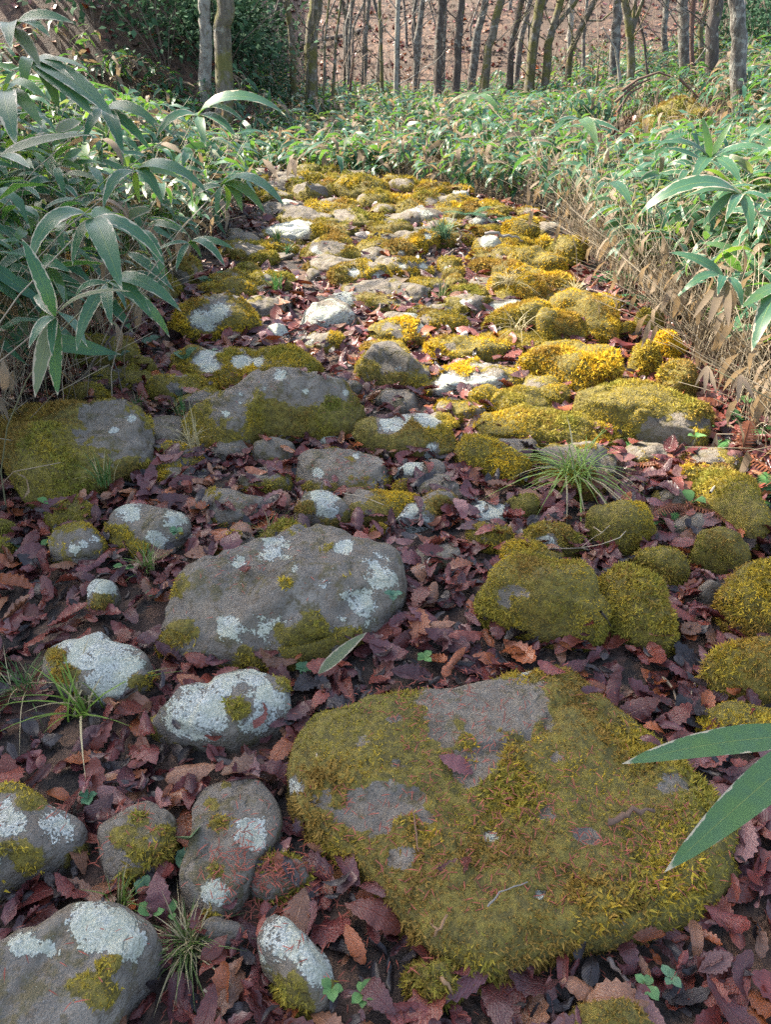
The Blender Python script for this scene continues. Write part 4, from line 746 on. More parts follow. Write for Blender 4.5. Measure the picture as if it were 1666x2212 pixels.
for i in range(len(X)):
    lean = RB.normal(size=2)*.14+np.array([-.10 if X[i] > 0 else .16, -.10]); near = zd[i] < 8
    nl = int(RB.integers(5, 9)); ll = .25*(.8+.4*RB.random()) if X[i] < 0 else (.235 if Y[i] < 7 else .205)*(.8+.4*RB.random())
    b = np.array([X[i], Y[i], Z[i]-.02])
    if i in ind:
        side = 'left' if X[i] < 0 else 'right'; dz = 'front' if zd[i] < 3.6 else 'middle' if zd[i] < 5.2 else 'rear'
        hw = 'tall' if hgt[i] > .75 else 'knee-high' if hgt[i] > .52 else 'low'; lw = {5: 'few', 6: 'six', 7: 'seven', 8: 'many'}[nl]
        tl = 'leaning towards the path' if lean[0]*(1 if X[i] < 0 else -1) > .12 else 'leaning away' if lean[0]*(1 if X[i] < 0 else -1) < -.05 else 'standing upright'
        _, ks = nearest_stone(X[i], Y[i]); near_w = ' '.join(STONES[ks][5].replace(',', '').split()[:4])
        while near_w.split()[-1] in ('with', 'of', 'in', 'and', 'a', 'the', 'behind', 'beside', 'at', 'on', 'by', 'under', 'one', 'below', 'above', 'to', 'its', 'left', 'right', 'just'): near_w = ' '.join(near_w.split()[:-1])
        tl = tl.replace('leaning towards the path', 'leaning pathward').replace('standing upright', 'upright')
        plant_obj(f'{hw} {tl} bamboo plant with {lw} leaves, {dz} {side} thicket near {near_w}', b, hgt[i], lean, nl, ll, 3000+i, f'bamboo plants in the {dz} of the {side} thicket', deadf=.10)
    else:
        c = culm_curve(b, hgt[i], lean, 4)
        if zd[i] < 13: V, F, U = tube(c, np.linspace(.0028, .0018, 4), 3); stalk.add(V, F, U, CULM_C[i % 4])
        lv = plant_leaves(c, lean, nl, ll*(1.12 if zd[i] < 9 else 1.15), RB, .26 if zd[i] < 7 else .36)
        for (p, d, up, L, v, cls) in lv:
            k = v % 3; V, F, U = (SASA[v] if zd[i] < 4.5 and vis[i] else SASA_LO[k]); M = frames(d[None], up[None])
            e = CC[cls]; mass.add((V@M[0].T)*L+p, F, U, (e[0], e[1], e[2]*.55))
tag(link('bamboo_thicket', mass.mesh('bamboo_thicket', MSASA, True)), 'dense mass of dwarf bamboo leaves filling both sides of the path', 'bamboo', kind='stuff')
# dry canes and dead leaves standing below the green
for n, (xa, xb, ya, yb), sd in [(3200, (1.55, 3.2, 2.3, 7.5), 1), (1100, (-3.0, -1.25, 2.0, 7.0), -1), (1500, (-4, 6, 7.5, 13), 0)]:
    x = xa+(xb-xa)*RB.random(n)**(1.4 if sd > 0 else 1); y = ya+(yb-ya)*RB.random(n); l, r = path_edges(y); ok = (x > r+.12+.55*RB.random(n)**2) | (x < l-.1); x, y = x[ok], y[ok]; z = gz(x, y)
    for k in range(len(x)):
        h = .25+.5*RB.random(); le = RB.normal(size=2)*.22+np.array([-.12*sd, -.08]); c = culm_curve(np.array([x[k], y[k], z[k]-.02]), h, le, 4)
        V, F, U = tube(c, np.linspace(.0026, .0013, 4), 3); stalk.add(V, F, U, CULM_C[RB.integers(0, 3)]*(.8+.5*RB.random()))
        if RB.random() < .45:
            a = RB.random()*6.28; d = np.array([math.cos(a), math.sin(a), -.9]); V, F, U = SASA_LO[RB.integers(0, 3)]; M = frames(d[None], np.array([[.2, .1, 1.]]))
            dead.add((V@M[0].T)*(.12+.08*RB.random())+c[-1 if RB.random() < .5 else 2], F, U, CC['dead'])
tag(link('dry_bamboo_canes', stalk.mesh('dry_bamboo_canes', MCULM, True)), 'tangle of thin straw-coloured dry bamboo canes under the leaves', 'bamboo', kind='stuff')
tag(link('dead_bamboo_leaves', dead.mesh('dead_bamboo_leaves', MSASA, True)), 'withered tan bamboo leaves hanging among the dry canes', 'bamboo', kind='stuff')
hero('pale dead leaf pair hanging over the far end of the path', (-1.25, 8.3), (632,343,7.4), seed=41, group=GL, lv=[(620,386,7.3,'dead',0),(639,386,7.3,'dead',0)])
# thin dry brush and fallen logs under the trees
br = Acc()
for k in range(900):
    y = 15.5+RB.random()*16; x = -5+RB.random()*18; z = float(gz(x, y)); h = .3+1.5*RB.random()**2.4; d = RB.normal(size=2)*.3*h
    P = np.array([[x, y, z-.05], [x+d[0]*.4, y+d[1]*.4, z+h*.55], [x+d[0], y+d[1], z+h]]); V, F, U = tube(P, [.009, .007, .003], 3); br.add(V, F, U, np.array([(.14, .115, .095), (.09, .07, .055), (.19, .155, .12)][k % 3]))
    for j in range(2): q = P[1]+RB.normal(size=3)*np.array([.25, .25, .12])*h+np.array([0, 0, .3*h]); V, F, U = tube(np.array([P[1], (P[1]+q)/2+RB.normal(size=3)*.03, q]), [.005, .004, .002], 3); br.add(V, F, U, (.18, .14, .11))
tag(link('dry_brush', br.mesh('dry_brush', MTWIG)), 'thin leafless brushwood standing between the far trunks', 'brushwood', kind='stuff')
for lab, a, b, y, w, bk in [('mossy log lying beyond the bamboo near the broken brown trunk', (745,162), (835,182), 18, 12, 'moss'), ('long fallen log across the far forest floor right of centre', (1150,150), (1330,132), 22, 8, 'grey'), ('dark log high on the leafy slope', (640,98), (800,88), 27, 9, 'dark')]:
    A = atY(a[0], a[1], y); B = atY(b[0], b[1], y+.8)
    for q in (A, B): q[2] = gz(q[0], q[1])+.05
    t = np.linspace(0, 1, 9)[:, None]; P = A+(B-A)*t+RB.normal(size=(9, 3))*.03; la = Acc(); la.add(*tube(P, np.linspace(w/FPX*y/2, w/FPX*y/3, 9), 8)); tag(link('log', la.mesh('log', BARK[bk], True, P[0]), loc=P[0]), lab, 'log', 'fallen logs')

# ------------------------------------------------------------------ fallen leaves
def oak_mesh(nt, curl, bend, fold, twist, wmax, rg):
    ns = nt*2 if nt > 3 else nt+1; t = np.linspace(0, 1, ns+1); V = []; U = []
    y = np.zeros(ns+1); z = np.zeros(ns+1); wob = rg.normal(size=ns+1)*.04
    for i in range(1, ns+1): a = bend*(t[i]-.5)+wob[i]*2; y[i] = y[i-1]+math.cos(a)/ns; z[i] = z[i-1]+math.sin(a)/ns
    for i in range(ns+1):
        wv = wmax*math.sin(math.pi*min(1, t[i]*.97+.03)**1.25)**.8 if 0 < t[i] < 1 else .006
        tooth = (1.12 if i % 2 else .87) if nt > 3 else 1
        for s in (-1, 0, 1):
            u = s*wv*tooth; c = curl*(1+.3*math.sin(4*t[i])); ang = c*u/wmax*.9+(twist*(t[i]-.5)); cc = c/wmax*.9
            xx = (math.sin(cc*u)/cc if abs(cc) > .05 else u); zz = ((1-math.cos(cc*u))/cc if abs(cc) > .05 else 0)+abs(u)*fold+rg.normal()*.012
            ct, st = math.cos(twist*(t[i]-.5)), math.sin(twist*(t[i]-.5))
            V.append((xx*ct-zz*st, y[i]-.5+(.012 if (nt > 3 and s and i % 2) else 0), z[i]+xx*st+zz*ct)); U.append((.5+.5*s, t[i]))
    F = []
    for i in range(ns):
        for j in range(2): a = i*3+j; F += [(a, a+1, a+4), (a, a+4, a+3)]
    V = np.array(V); V[:, 2] -= V[:, 2].mean(); return V, np.array(F), np.array(U)
RL = np.random.default_rng(33)
OAK = [(oak_mesh(7, c*sg, b, f, tw, .225+.05*RL.random(), RL), nm) for c, b, f, tw, nm in [(.2, .5, .08, .2, 'flat'), (.5, .9, .1, -.4, 'wavy'), (.9, .6, .15, .3, 'cupped'), (1.3, 1.2, .2, .6, 'curled'), (1.9, .8, .2, -.3, 'rolled'), (2.6, .5, .1, .4, 'tightly rolled'), (.4, 1.6, .1, .8, 'arched'), (1.0, -1.0, .3, -.7, 'crumpled')] for sg in (1, -1)]
OAK_LO = [oak_mesh(3, c, b, .1, .4, .27, RL) for c, b in [(.4, .6), (-.7, 1.0), (1.5, .5), (-1.8, .8)]]
LC = [((.185, .040, .034), 'maroon'), ((.245, .064, .042), 'red-brown'), ((.35, .105, .036), 'rusty orange'), ((.32, .15, .08), 'tan-brown'), ((.115, .032, .035), 'dark plum'), ((.29, .135, .12), 'pinkish brown'), ((.032, .022, .023), 'blackened wet'), ((.175, .056, .06), 'purplish brown')]
LW = np.array([.22, .18, .08, .08, .17, .06, .09, .12])
lp = []
for n, (xa, xb, ya, yb) in [(8200, (-1.75, 1.95, .3, 2.6)), (5200, (-1.9, 1.75, 2.6, 5)), (3000, (-1.7, 1.5, 5, 9.5)), (650, (-3.6, -1.5, 2.2, 6)), (420, (1.4, 2.6, 2, 6)), (300, (-4.5, -1.2, 7.5, 10.5))]:
    lp.append(np.stack([xa+(xb-xa)*RL.random(n), ya+(yb-ya)*RL.random(n)], 1))
lp = np.concatenate(lp); sz, si = stone_z(lp[:, 0], lp[:, 1])
keep = (sz < .02) | ((sz < .055) & (RL.random(len(lp)) < .45)) | (RL.random(len(lp)) < .012)
dens = fbm(np.column_stack([lp*2.3, lp[:, :1]*0]), 2); keep &= (dens > .33) | (RL.random(len(lp)) < .5)
lp, sz, si = lp[keep], sz[keep], si[keep]; n = len(lp); gzz = gz(lp[:, 0], lp[:, 1])
size = np.clip(.093+.024*RL.normal(size=n), .04, .145); frag = RL.random(n) < .34; size[frag] *= .45; size[sz > .06] *= .68
az = RL.random(n)*6.283; tilt = RL.normal(size=(n, 2))*np.where(sz > .02, .22, .33)[:, None]
zz = gzz+np.where(sz > .02, sz+.012, (.006+.044*RL.random(n)**1.5*(sz < .02))*np.clip(4.5/lp[:, 1], .4, 1))+size*.06
ci = RL.choice(len(LC), n, p=LW/LW.sum()); ci[frag & (RL.random(n) < .5)] = 6
colr = np.array([LC[k][0] for k in ci])*(.42+.55*RL.random((n, 1)))
D = np.stack([np.cos(az), np.sin(az), tilt[:, 0]], 1); Uv = np.stack([tilt[:, 1]*np.sin(az), -tilt[:, 1]*np.cos(az), np.ones(n)], 1)
flip = RL.random(n) < .35; Uv[flip] *= -1; MM = frames(D, Uv); C3 = np.column_stack([lp, zz])
px, py, zd = proj(C3); inview = (px > 0) & (px < VW) & (py > 380) & (py < VH)
var = RL.choice(len(OAK), n, p=np.repeat([.5, 1, 1.3, 1.3, 1.2, .9, 1, 1.2], 2)/16.8); score = np.where(inview & ~frag, size/zd, 0)*(1+.35*(sz < .02)*(zz-gzz > .03)+.6*(sz > .06)); single = np.argsort(-score)[:300]; isin = np.zeros(n, bool); isin[single] = True
lit = Acc()
for v in range(len(OAK)):
    (V, F, U), _ = OAK[v]; m = (~isin) & (var == v) & (zd < 3.9) & ~frag
    if m.any(): stamp(lit, V, F, U, MM[m], size[m], C3[m], colr[m])
for v in range(len(OAK_LO)):
    V, F, U = OAK_LO[v]; m = (~isin) & (var % 4 == v) & ((zd >= 3.9) | frag)
    if m.any(): stamp(lit, V, F, U, MM[m], size[m]*1.1, C3[m], colr[m])
n = 9000; x = -9+22*RL.random(n); y = 13+22*RL.random(n); a = RL.random(n)*6.283; V, F, U = OAK_LO[1]
stamp(lit, V, F, U, frames(np.stack([np.cos(a), np.sin(a), RL.normal(size=n)*.4], 1), np.tile([0, 0, 1.], (n, 1))+RL.normal(size=(n, 3))*.4), .12+.10*RL.random(n), np.column_stack([x, y, gz(x, y)+.04]), np.array([LC[k][0] for k in RL.integers(0, 8, n)])*(.5+.7*RL.random((n, 1))))
tag(link('leaf_litter', lit.mesh('leaf_litter', MLIT, True)), 'carpet of maroon and brown fallen oak leaves between the stones', 'leaf litter', kind='stuff')
OD = [mesh_np('fallen_leaf', V, F, U, smooth=True, mat=MLEAF) for (V, F, U), _ in OAK]
short = lambda s: ' '.join(s.replace(',', '').split()[:6])
for i in single:
    nm = OAK[var[i]][1]; cn = LC[ci[i]][1]; ds, k = nearest_stone(*lp[i]); c = STONES[k][0]
    rel = 'lying on' if sz[i] > .05 else ('left of' if lp[i][0] < c[0]-abs(lp[i][1]-c[1]) else 'right of' if lp[i][0] > c[0]+abs(lp[i][1]-c[1]) else 'in front of' if lp[i][1] < c[1] else 'behind')
    sw = 'large ' if size[i] > .112 else 'small ' if size[i] < .088 else ''
    lab = ' '.join(f'{sw}{nm} {cn} oak leaf {rel} {short(STONES[k][5])}'.split()[:16])
    while lab.split()[-1] in ('with', 'of', 'in', 'and', 'a', 'the', 'behind', 'beside', 'at', 'on', 'by', 'under', 'one', 'below', 'above', 'to', 'its', 'left', 'right'): lab = ' '.join(lab.split()[:-1])
    o = tag(link('fallen_leaf', OD[var[i]]), lab, 'leaf', 'fallen oak leaves on the path'); o.color = (*colr[i], 1)
    o.matrix_world = Matrix(np.vstack([np.column_stack([MM[i]*size[i], C3[i]]), [0, 0, 0, 1]]).tolist())

# ------------------------------------------------------------------ reddish needles
nd = Acc(); P = []
def surf(x, y): h, _ = stone_z(x, y); return gz(x, y)+h
for cx, cy, sx, sy, n in [(1050,1780,230,170,900), (900,1560,140,80,330), (570,1880,60,40,420), (680,1860,90,60,260), (540,1290,80,50,110), (600,920,110,30,120), (745,1020,50,25,160), (1350,1850,120,60,260), (560,1110,90,30,150), (250,1760,120,60,120), (500,2120,200,60,120), (1120,2000,150,60,150)]:
    q = np.array([at(x, y, .08)[:2] for x, y in zip(cx+sx*RL.normal(size=n), cy+sy*RL.normal(size=n))]); P.append(q)
P = np.concatenate(P); hz = surf(P[:, 0], P[:, 1])+.012+.008*RL.random(len(P)); a = RL.random(len(P))*6.283; n = len(P)
M = frames(np.stack([np.cos(a), np.sin(a), RL.normal(size=n)*.25], 1), np.tile([0, 0, 1.], (n, 1)))
Vn = np.array([(-.04, -.5, 0), (.04, -.5, 0), (.05, 0, .06), (-.05, 0, .06), (0, .5, 0)]); Fn = np.array([(0, 1, 2), (0, 2, 3), (3, 2, 4)])
stamp(nd, Vn, Fn, np.zeros((5, 2)), M, .012+.012*RL.random(n), np.column_stack([P, hz]), np.array([.21, .055, .035])*(.6+.8*RL.random((n, 1))))
tag(link('fallen_needles', nd.mesh('fallen_needles', MNEED)), 'thin rust-red conifer needles scattered over moss and stones', 'needles', kind='stuff')

# ------------------------------------------------------------------ twigs
def twig(label, pts, w, col=(.10, .075, .06), name='twig', lift=.02, arms=(), cat='twig'):
    def line(pp):
        out = []
        for q in pp:
            g = at(q[0], q[1], .03); z = float(surf(g[0], g[1])) if len(q) < 3 else q[2]; g = at(q[0], q[1], z+lift); out.append(g)
        out = np.array(out); t = np.linspace(0, len(out)-1, len(out)*3); i = np.minimum(t.astype(int), len(out)-2); r = out[i]+(out[i+1]-out[i])*(t-i)[:, None]
        return r+RL.normal(size=r.shape)*w*.5
    a = Acc(); p = line(pts); a.add(*tube(p, np.linspace(w, w*.55, len(p))*(1+.15*RL.normal(size=len(p))), 6), col)
    for ar in arms: q = line(ar); a.add(*tube(q, np.linspace(w*.7, w*.25, len(q)), 5), col)
    o = link(name, a.mesh(name, MTWIG, True, p[0]), loc=p[0]); return tag(o, label, cat, 'twigs and sticks on the path')
PALE = (.38, .31, .22); BR = (.16, .09, .055)
twig('dark forked branch propped among the left bamboo stems', [(160,838,.02),(195,790,.12),(235,735,.22),(262,705,.27),(297,682,.33)], .008, (.085, .07, .065), 'branch', arms=[[(236,735,.22),(248,790,.10),(265,852,.02)]], cat='branch')
twig('long thin pale twig with side sprigs by the white-window stone', [(1090,1202),(1160,1186),(1255,1184),(1330,1168),(1385,1120)], .0022, PALE, arms=[[(1255,1184),(1300,1150),(1350,1110)], [(1255,1184),(1320,1192),(1350,1200)], [(1300,1150),(1270,1130),(1240,1135)]])
twig('forked bone-white twig on the bluish slate', [(898,1238),(918,1222),(930,1205)], .0022, (.5, .44, .36), arms=[[(918,1222),(925,1250)]])
twig('straight tan stick across the leaves below the shaggy boulder', [(1485,1525),(1500,1480),(1515,1440)], .003, PALE)
twig('thin brown stick lying beside the slab right corner', [(1420,1545),(1455,1568),(1482,1582)], .003, BR)
twig('pale splintered stick above the slab corner', [(1430,1460),(1455,1490),(1470,1540)], .004, (.3, .22, .14))
twig('upright-looking short brown twig on the slab left part', [(893,1750),(898,1800),(906,1840)], .0024, BR)
twig('curved grey twig on the slab centre', [(1053,1958),(1080,1928),(1140,1905)], .002, (.2, .18, .16))
twig('little crooked pale twig at the slab left edge', [(683,1652),(685,1610),(705,1590)], .0024, PALE)
twig('broken tan stick left of the slab edge', [(608,1715),(620,1680),(622,1640)], .0055, BR)
twig('knobbly brown root stub lying on the slab right part', [(1305,1775),(1360,1760),(1410,1745)], .009, (.13, .08, .055), 'root_stub', cat='root')
twig('brown bent root at the slab lower left edge', [(915,2045),(945,2010),(968,1978)], .004, (.22, .13, .07), arms=[[(945,2010),(930,1990)]])
twig('thick tan stick under the slab front', [(930,2075),(955,2110),(980,2140)], .005, (.25, .15, .08))
twig('grey cut stick end beneath the slab front edge', [(1315,2075),(1340,2100),(1368,2135)], .0055, (.22, .18, .16))
twig('dark twig on the green mossy boulder at left', [(60,968),(95,938),(135,920)], .003, (.06, .045, .04))
twig('lichened stick lying before the tall moss ball', [(1050,503,.18),(1080,506,.17),(1110,508,.16),(1128,522,.1)], .014, (.24, .22, .20), 'stick')
twig('short grey stump of a stick standing by the far leaves', [(993,530,.02),(994,515,.1),(993,493,.2)], .012, (.26, .23, .21), 'stick')
twig('greying stick at the foot of the golden block', [(955,560),(975,545),(990,532)], .010, (.2, .16, .13))
twig('rusty brown bent stick on the right bank', [(1405,1045),(1440,1035),(1480,1015)], .005, (.22, .10, .06))
twig('whitened splinter on the mossy bank stone at right', [(1535,1065),(1548,1045),(1560,1030)], .004, (.45, .38, .28))
twig('long brown stick slanting down the right bank', [(1545,1145),(1590,1190),(1655,1240)], .005, (.17, .09, .055))
twig('tan twig curved above the large smooth boulder', [(740,1065),(790,1075),(830,1090)], .002, PALE)
twig('thin dark twig between mossy boulder and shaggy boulder', [(1300,1320),(1325,1360),(1352,1392)], .003, (.06, .05, .045))
twig('brown twig at the foot of the grey lichen stone', [(640,1475),(690,1480),(725,1445)], .004, BR)
twig('straw stalk lying at the bottom left near the grass tuft', [(440,2140),(470,2170),(480,2205)], .0025, PALE)

# ------------------------------------------------------------------ grass, sedge, ferns, seedlings
def tuft(label, px, py, n, L, spread, col, w=.0022, name='grass_tuft', z=None, dry=.2, droop=.9):
    g = at(px, py, 0); zz = float(surf(g[0], g[1])) if z is None else z; b = at(px, py, zz+.012); a = Acc()
    for k in range(n):
        th = RL.random()*6.283; l = L*1.3*(.5+.6*RL.random()); o = np.array([math.cos(th), math.sin(th), 0]); s = spread*(.3+.9*RL.random()); t = np.linspace(0, 1, 6)[:, None]
        c = b+np.array([*(RL.normal(size=2)*L*.10), 0])+o*(s*l*(t**1.4))+np.array([0, 0, 1.])*l*(t*(1.1-.3*s)-droop*s*t*t*.62)
        side = nrm(np.cross(o, [0, 0, 1.]))*w*(1-t**2.2*.95); V = np.concatenate([c-side, c+side]); F = []
        for i in range(5): F += [(i, i+1, i+7), (i, i+7, i+6)]
        cc = np.array(col)*(.7+.6*RL.random()) if RL.random() > dry else np.array([.42, .36, .20])*(.7+.5*RL.random())
        a.add(V, np.array(F), None, cc)
    return tag(link(name, a.mesh(name, MGRASS, True, b), loc=b), label, 'grass', 'grass tufts')
GG = (.10, .19, .035); GD = (.055, .12, .03)
tuft('large fountain-shaped sedge tuft on the moss cushion', 1238, 1030, 75, .24, 1.35, (.19, .28, .06), .0034, 'sedge_tuft', dry=.22, droop=1.3)
tuft('green grass tuft in front of the white lichen stone', 172, 1540, 34, .16, 1.0, (.13, .21, .03), .003, dry=.15)
tuft('dense bristly grass tuft with straw blades at the bottom left', 410, 2045, 190, .085, 1.0, (.10, .15, .04), .0014, dry=.4)
tuft('small grass tuft above the bottom left boulder', 262, 1968, 40, .08, .8, (.10, .16, .03), .0016, dry=.2)
tuft('thin grass tuft between two grey stones left', 320, 1235, 50, .10, .8, GG, .0014, dry=.35)
tuft('wispy bluish grass at the left of the white lichen stone', 55, 1500, 60, .14, 1.0, GD, .0013, dry=.15)
tuft('fine grass growing on the green mossy boulder', 225, 1045, 60, .11, .7, GD, .0013, dry=.1)
tuft('fine grass beside the freckled boulder left flank', 398, 915, 60, .13, .5, (.06, .16, .05), .0014, dry=.1)
tuft('dry straw tuft under the freckled boulder left flank', 412, 965, 40, .13, .7, (.3, .26, .16), .0014, dry=.9)
tuft('fine short grass at the corner of the broad mossy boulder', 300, 890, 50, .09, .7, GD, .0014, dry=.1)
tuft('bluish-green grass clump behind the golden block', 958, 515, 110, .20, .95, (.09, .17, .09), .004, dry=.12)
tuft('thin grass before the large smooth boulder back edge', 585, 1160, 40, .10, .9, GG, .0013, dry=.5)
tuft('small grass patch near the white-topped slab', 600, 522, 50, .12, .7, GG, .003, dry=.3)
tuft('little grass sprig in the shaded leaf gap', 598, 625, 24, .12, .7, (.08, .2, .05), .003, dry=.1)
tuft('bluish grass sprig below the rounded grey boulder', 622, 548, 30, .11, .8, (.08, .19, .08), .003, dry=.1)
tuft('dry grass fringe on top of the outer golden hump', 1240, 640, 70, .14, .9, (.3, .27, .13), .0022, dry=.6)
tuft('straw wisps on the golden straw-strewn block', 1100, 612, 60, .16, 1.3, (.38, .31, .15), .002, dry=.8)
tuft('looped straw wisps before the widest golden mound', 1120, 712, 26, .18, 1.2, (.45, .38, .2), .002, dry=.9)
tuft('green grass on the broad brown-green moss stone', 955, 650, 50, .13, .7, GD, .0022, dry=.2)
def frond(a, base, d, L, col, droop=.5, wid=.22, n=16, up=None):
    d = nrm(np.asarray(d, float)); t = np.linspace(0, 1, n); h = np.array([d[0], d[1], 0]); s = nrm(np.cross(d, [0, 0, 1.])); c = base+d*L*t[:, None]-np.array([0, 0, 1.])*(droop*L*t*t)[:, None]
    a.add(*tube(c, np.linspace(.0022, .0008, n), 3), np.array(col)*.7)
    for i in range(1, n-1):
        w = wid*L*math.sin(math.pi*(t[i]*.86+.12))**.8; st = L/n*.92; T = nrm(c[i+1]-c[i-1])
        for sg in (-1, 1):
            e = nrm(s*sg+T*.35-np.array([0, 0, .15])); m = 5; q = np.linspace(0, 1, m)[:, None]; b = c[i]+e*w*q; hw = T*st*.5*(1-q*.85)*np.array([1, .75, 1, .75, .2])[:, None]
            V = np.concatenate([b-hw, b+hw]); F = []
            for k in range(m-1): F += [(k, k+1, k+m+1), (k, k+m+1, k+m)]
            a.add(V, np.array(F), None, np.array(col)*(.75+.5*RL.random()))
def fern(label, px, py, dirs, L, col, droop=.5, z=None, cat='fern', name='fern', lift=.01):
    g = at(px, py, 0); b = at(px, py, (float(surf(g[0], g[1])) if z is None else z)+lift); root = tag(link(name, None, loc=b), label, cat, 'ferns along the kerb')
    for (dx, dy, dz, k) in dirs:
        a = Acc(); frond(a, b, (dx, dy, dz), L*k, col, droop); link('frond', a.mesh('frond', MGREEN, False, b), root)
FG = (.045, .13, .035)
fern('small fern sprig with bright fronds right of the red leaves', 1440, 1135, [(-.2, .3, .9, 1), (.5, .4, .7, .9), (-.7, -.1, .6, .8), (.2, -.5, .7, .7)], .11, (.07, .19, .05))
fern('curving fern frond in front of the black-faced slab', 1345, 965, [(.9, .3, .35, 1), (.6, -.5, .4, 1), (1, -.2, .2, 1.1)], .20, FG)
fern('large dark fern hanging outside the right kerb', 1290, 590, [(.1, -.9, .1, 1), (.45, -.8, .3, 1), (-.15, -.9, .15, .9), (.8, -.5, .4, .9), (.25, -1, 0, 1.1)], .42, (.035, .105, .04), .45)
fern('second dark fern below the hanging one at the ditch', 1330, 640, [(.5, -.8, .2, 1), (.9, -.3, .4, .9), (.1, -.9, .3, 1)], .34, (.035, .11, .045), .5)
fern('bluish far fern at the path right side', 1020, 470, [(.9, .1, .4, 1), (-.8, .1, .5, .9), (.3, -.6, .5, .8), (.6, .5, .6, .9)], .34, (.05, .13, .06), .4)
fern('second far fern nearer the tall moss ball', 1065, 478, [(.9, .1, .4, 1), (-.7, .1, .5, .9), (.2, -.7, .5, .8)], .34, (.045, .12, .055), .4)
fern('spreading fern on the bank at the right edge', 1600, 925, [(-.9, .1, .3, 1), (.9, .1, .3, 1), (-.4, -.7, .4, .9), (.4, -.7, .4, .9), (0, .7, .6, .8)], .20, (.055, .15, .05), .4)
fern('light green fern sprig above the bank stone', 1530, 985, [(-.8, .2, .5, 1), (.6, .3, .7, 1), (.1, -.6, .6, .9)], .15, (.08, .2, .06), .4)
fern('fern frond cut by the right edge low on the bank', 1655, 1080, [(-.9, .1, .4, 1), (-.5, -.6, .5, 1), (.1, .5, .7, 1)], .16, (.07, .18, .05), .4)
DB = (.17, .062, .032)
fern('heap of withered rust-brown fern fronds on the right bank', 1455, 1010, [(-.6, -.6, .3, 1), (.3, -.9, .2, 1), (.8, -.4, .2, .9), (-.9, .1, .3, .8), (.5, .3, .3, .9), (0, -1, .1, 1.1)], .22, DB, .3, cat='dead fern', name='dead_fern')
fern('second withered fern heap at the right edge', 1600, 985, [(-.6, -.6, .5, 1), (.3, -.9, .4, 1), (.8, -.4, .4, .9), (-.9, .1, .5, .8), (.1, .2, .9, .9), (-.2, -1, .2, 1.1)], .24, DB, .35, cat='dead fern', name='dead_fern')
fern('third withered fern heap near the slanting bank stone', 1480, 1090, [(-.7, -.4, .3, 1), (.7, -.7, .3, 1), (-.2, -1, .2, .9), (.9, .2, .3, .9)], .17, DB, .3, cat='dead fern', name='dead_fern')
def seedling(label, px, py, n, L, col, wid=.34, el=.5, name='seedling', h=.03):
    g = at(px, py, 0); b = at(px, py, float(surf(g[0], g[1]))+.008); root = tag(link(name, None, loc=b), label, 'seedling', 'green seedlings in the litter')
    a = Acc(); a.add(*tube(np.array([b, b+[0, 0, h*.6], b+[.003, 0, h]]), .0013, 4), (.12, .13, .06)); link('stem', a.mesh('stem', MGREEN, True, b), root); th = RL.random()*6.28
    for k in range(n):
        V, F, U = oak_mesh(3, .5, -.6, .15, .1, wid, RL); V = V+np.array([0, .5, 0]); th += 6.283/n+RL.normal()*.3
        d = np.array([math.cos(th), math.sin(th), el*(.4+.8*RL.random())]); M = frames(d[None], np.array([[0, 0, 1.]])); a = Acc()
        a.add((V@M[0].T)*L*(.62+.4*RL.random())+b+[0, 0, h], F, U, (np.array(col)*.8+.02)*(.8+.4*RL.random())); link('leaf', a.mesh('leaf', MGREEN, True, b), root)
SG = (.085, .16, .095); LG = (.10, .24, .06)
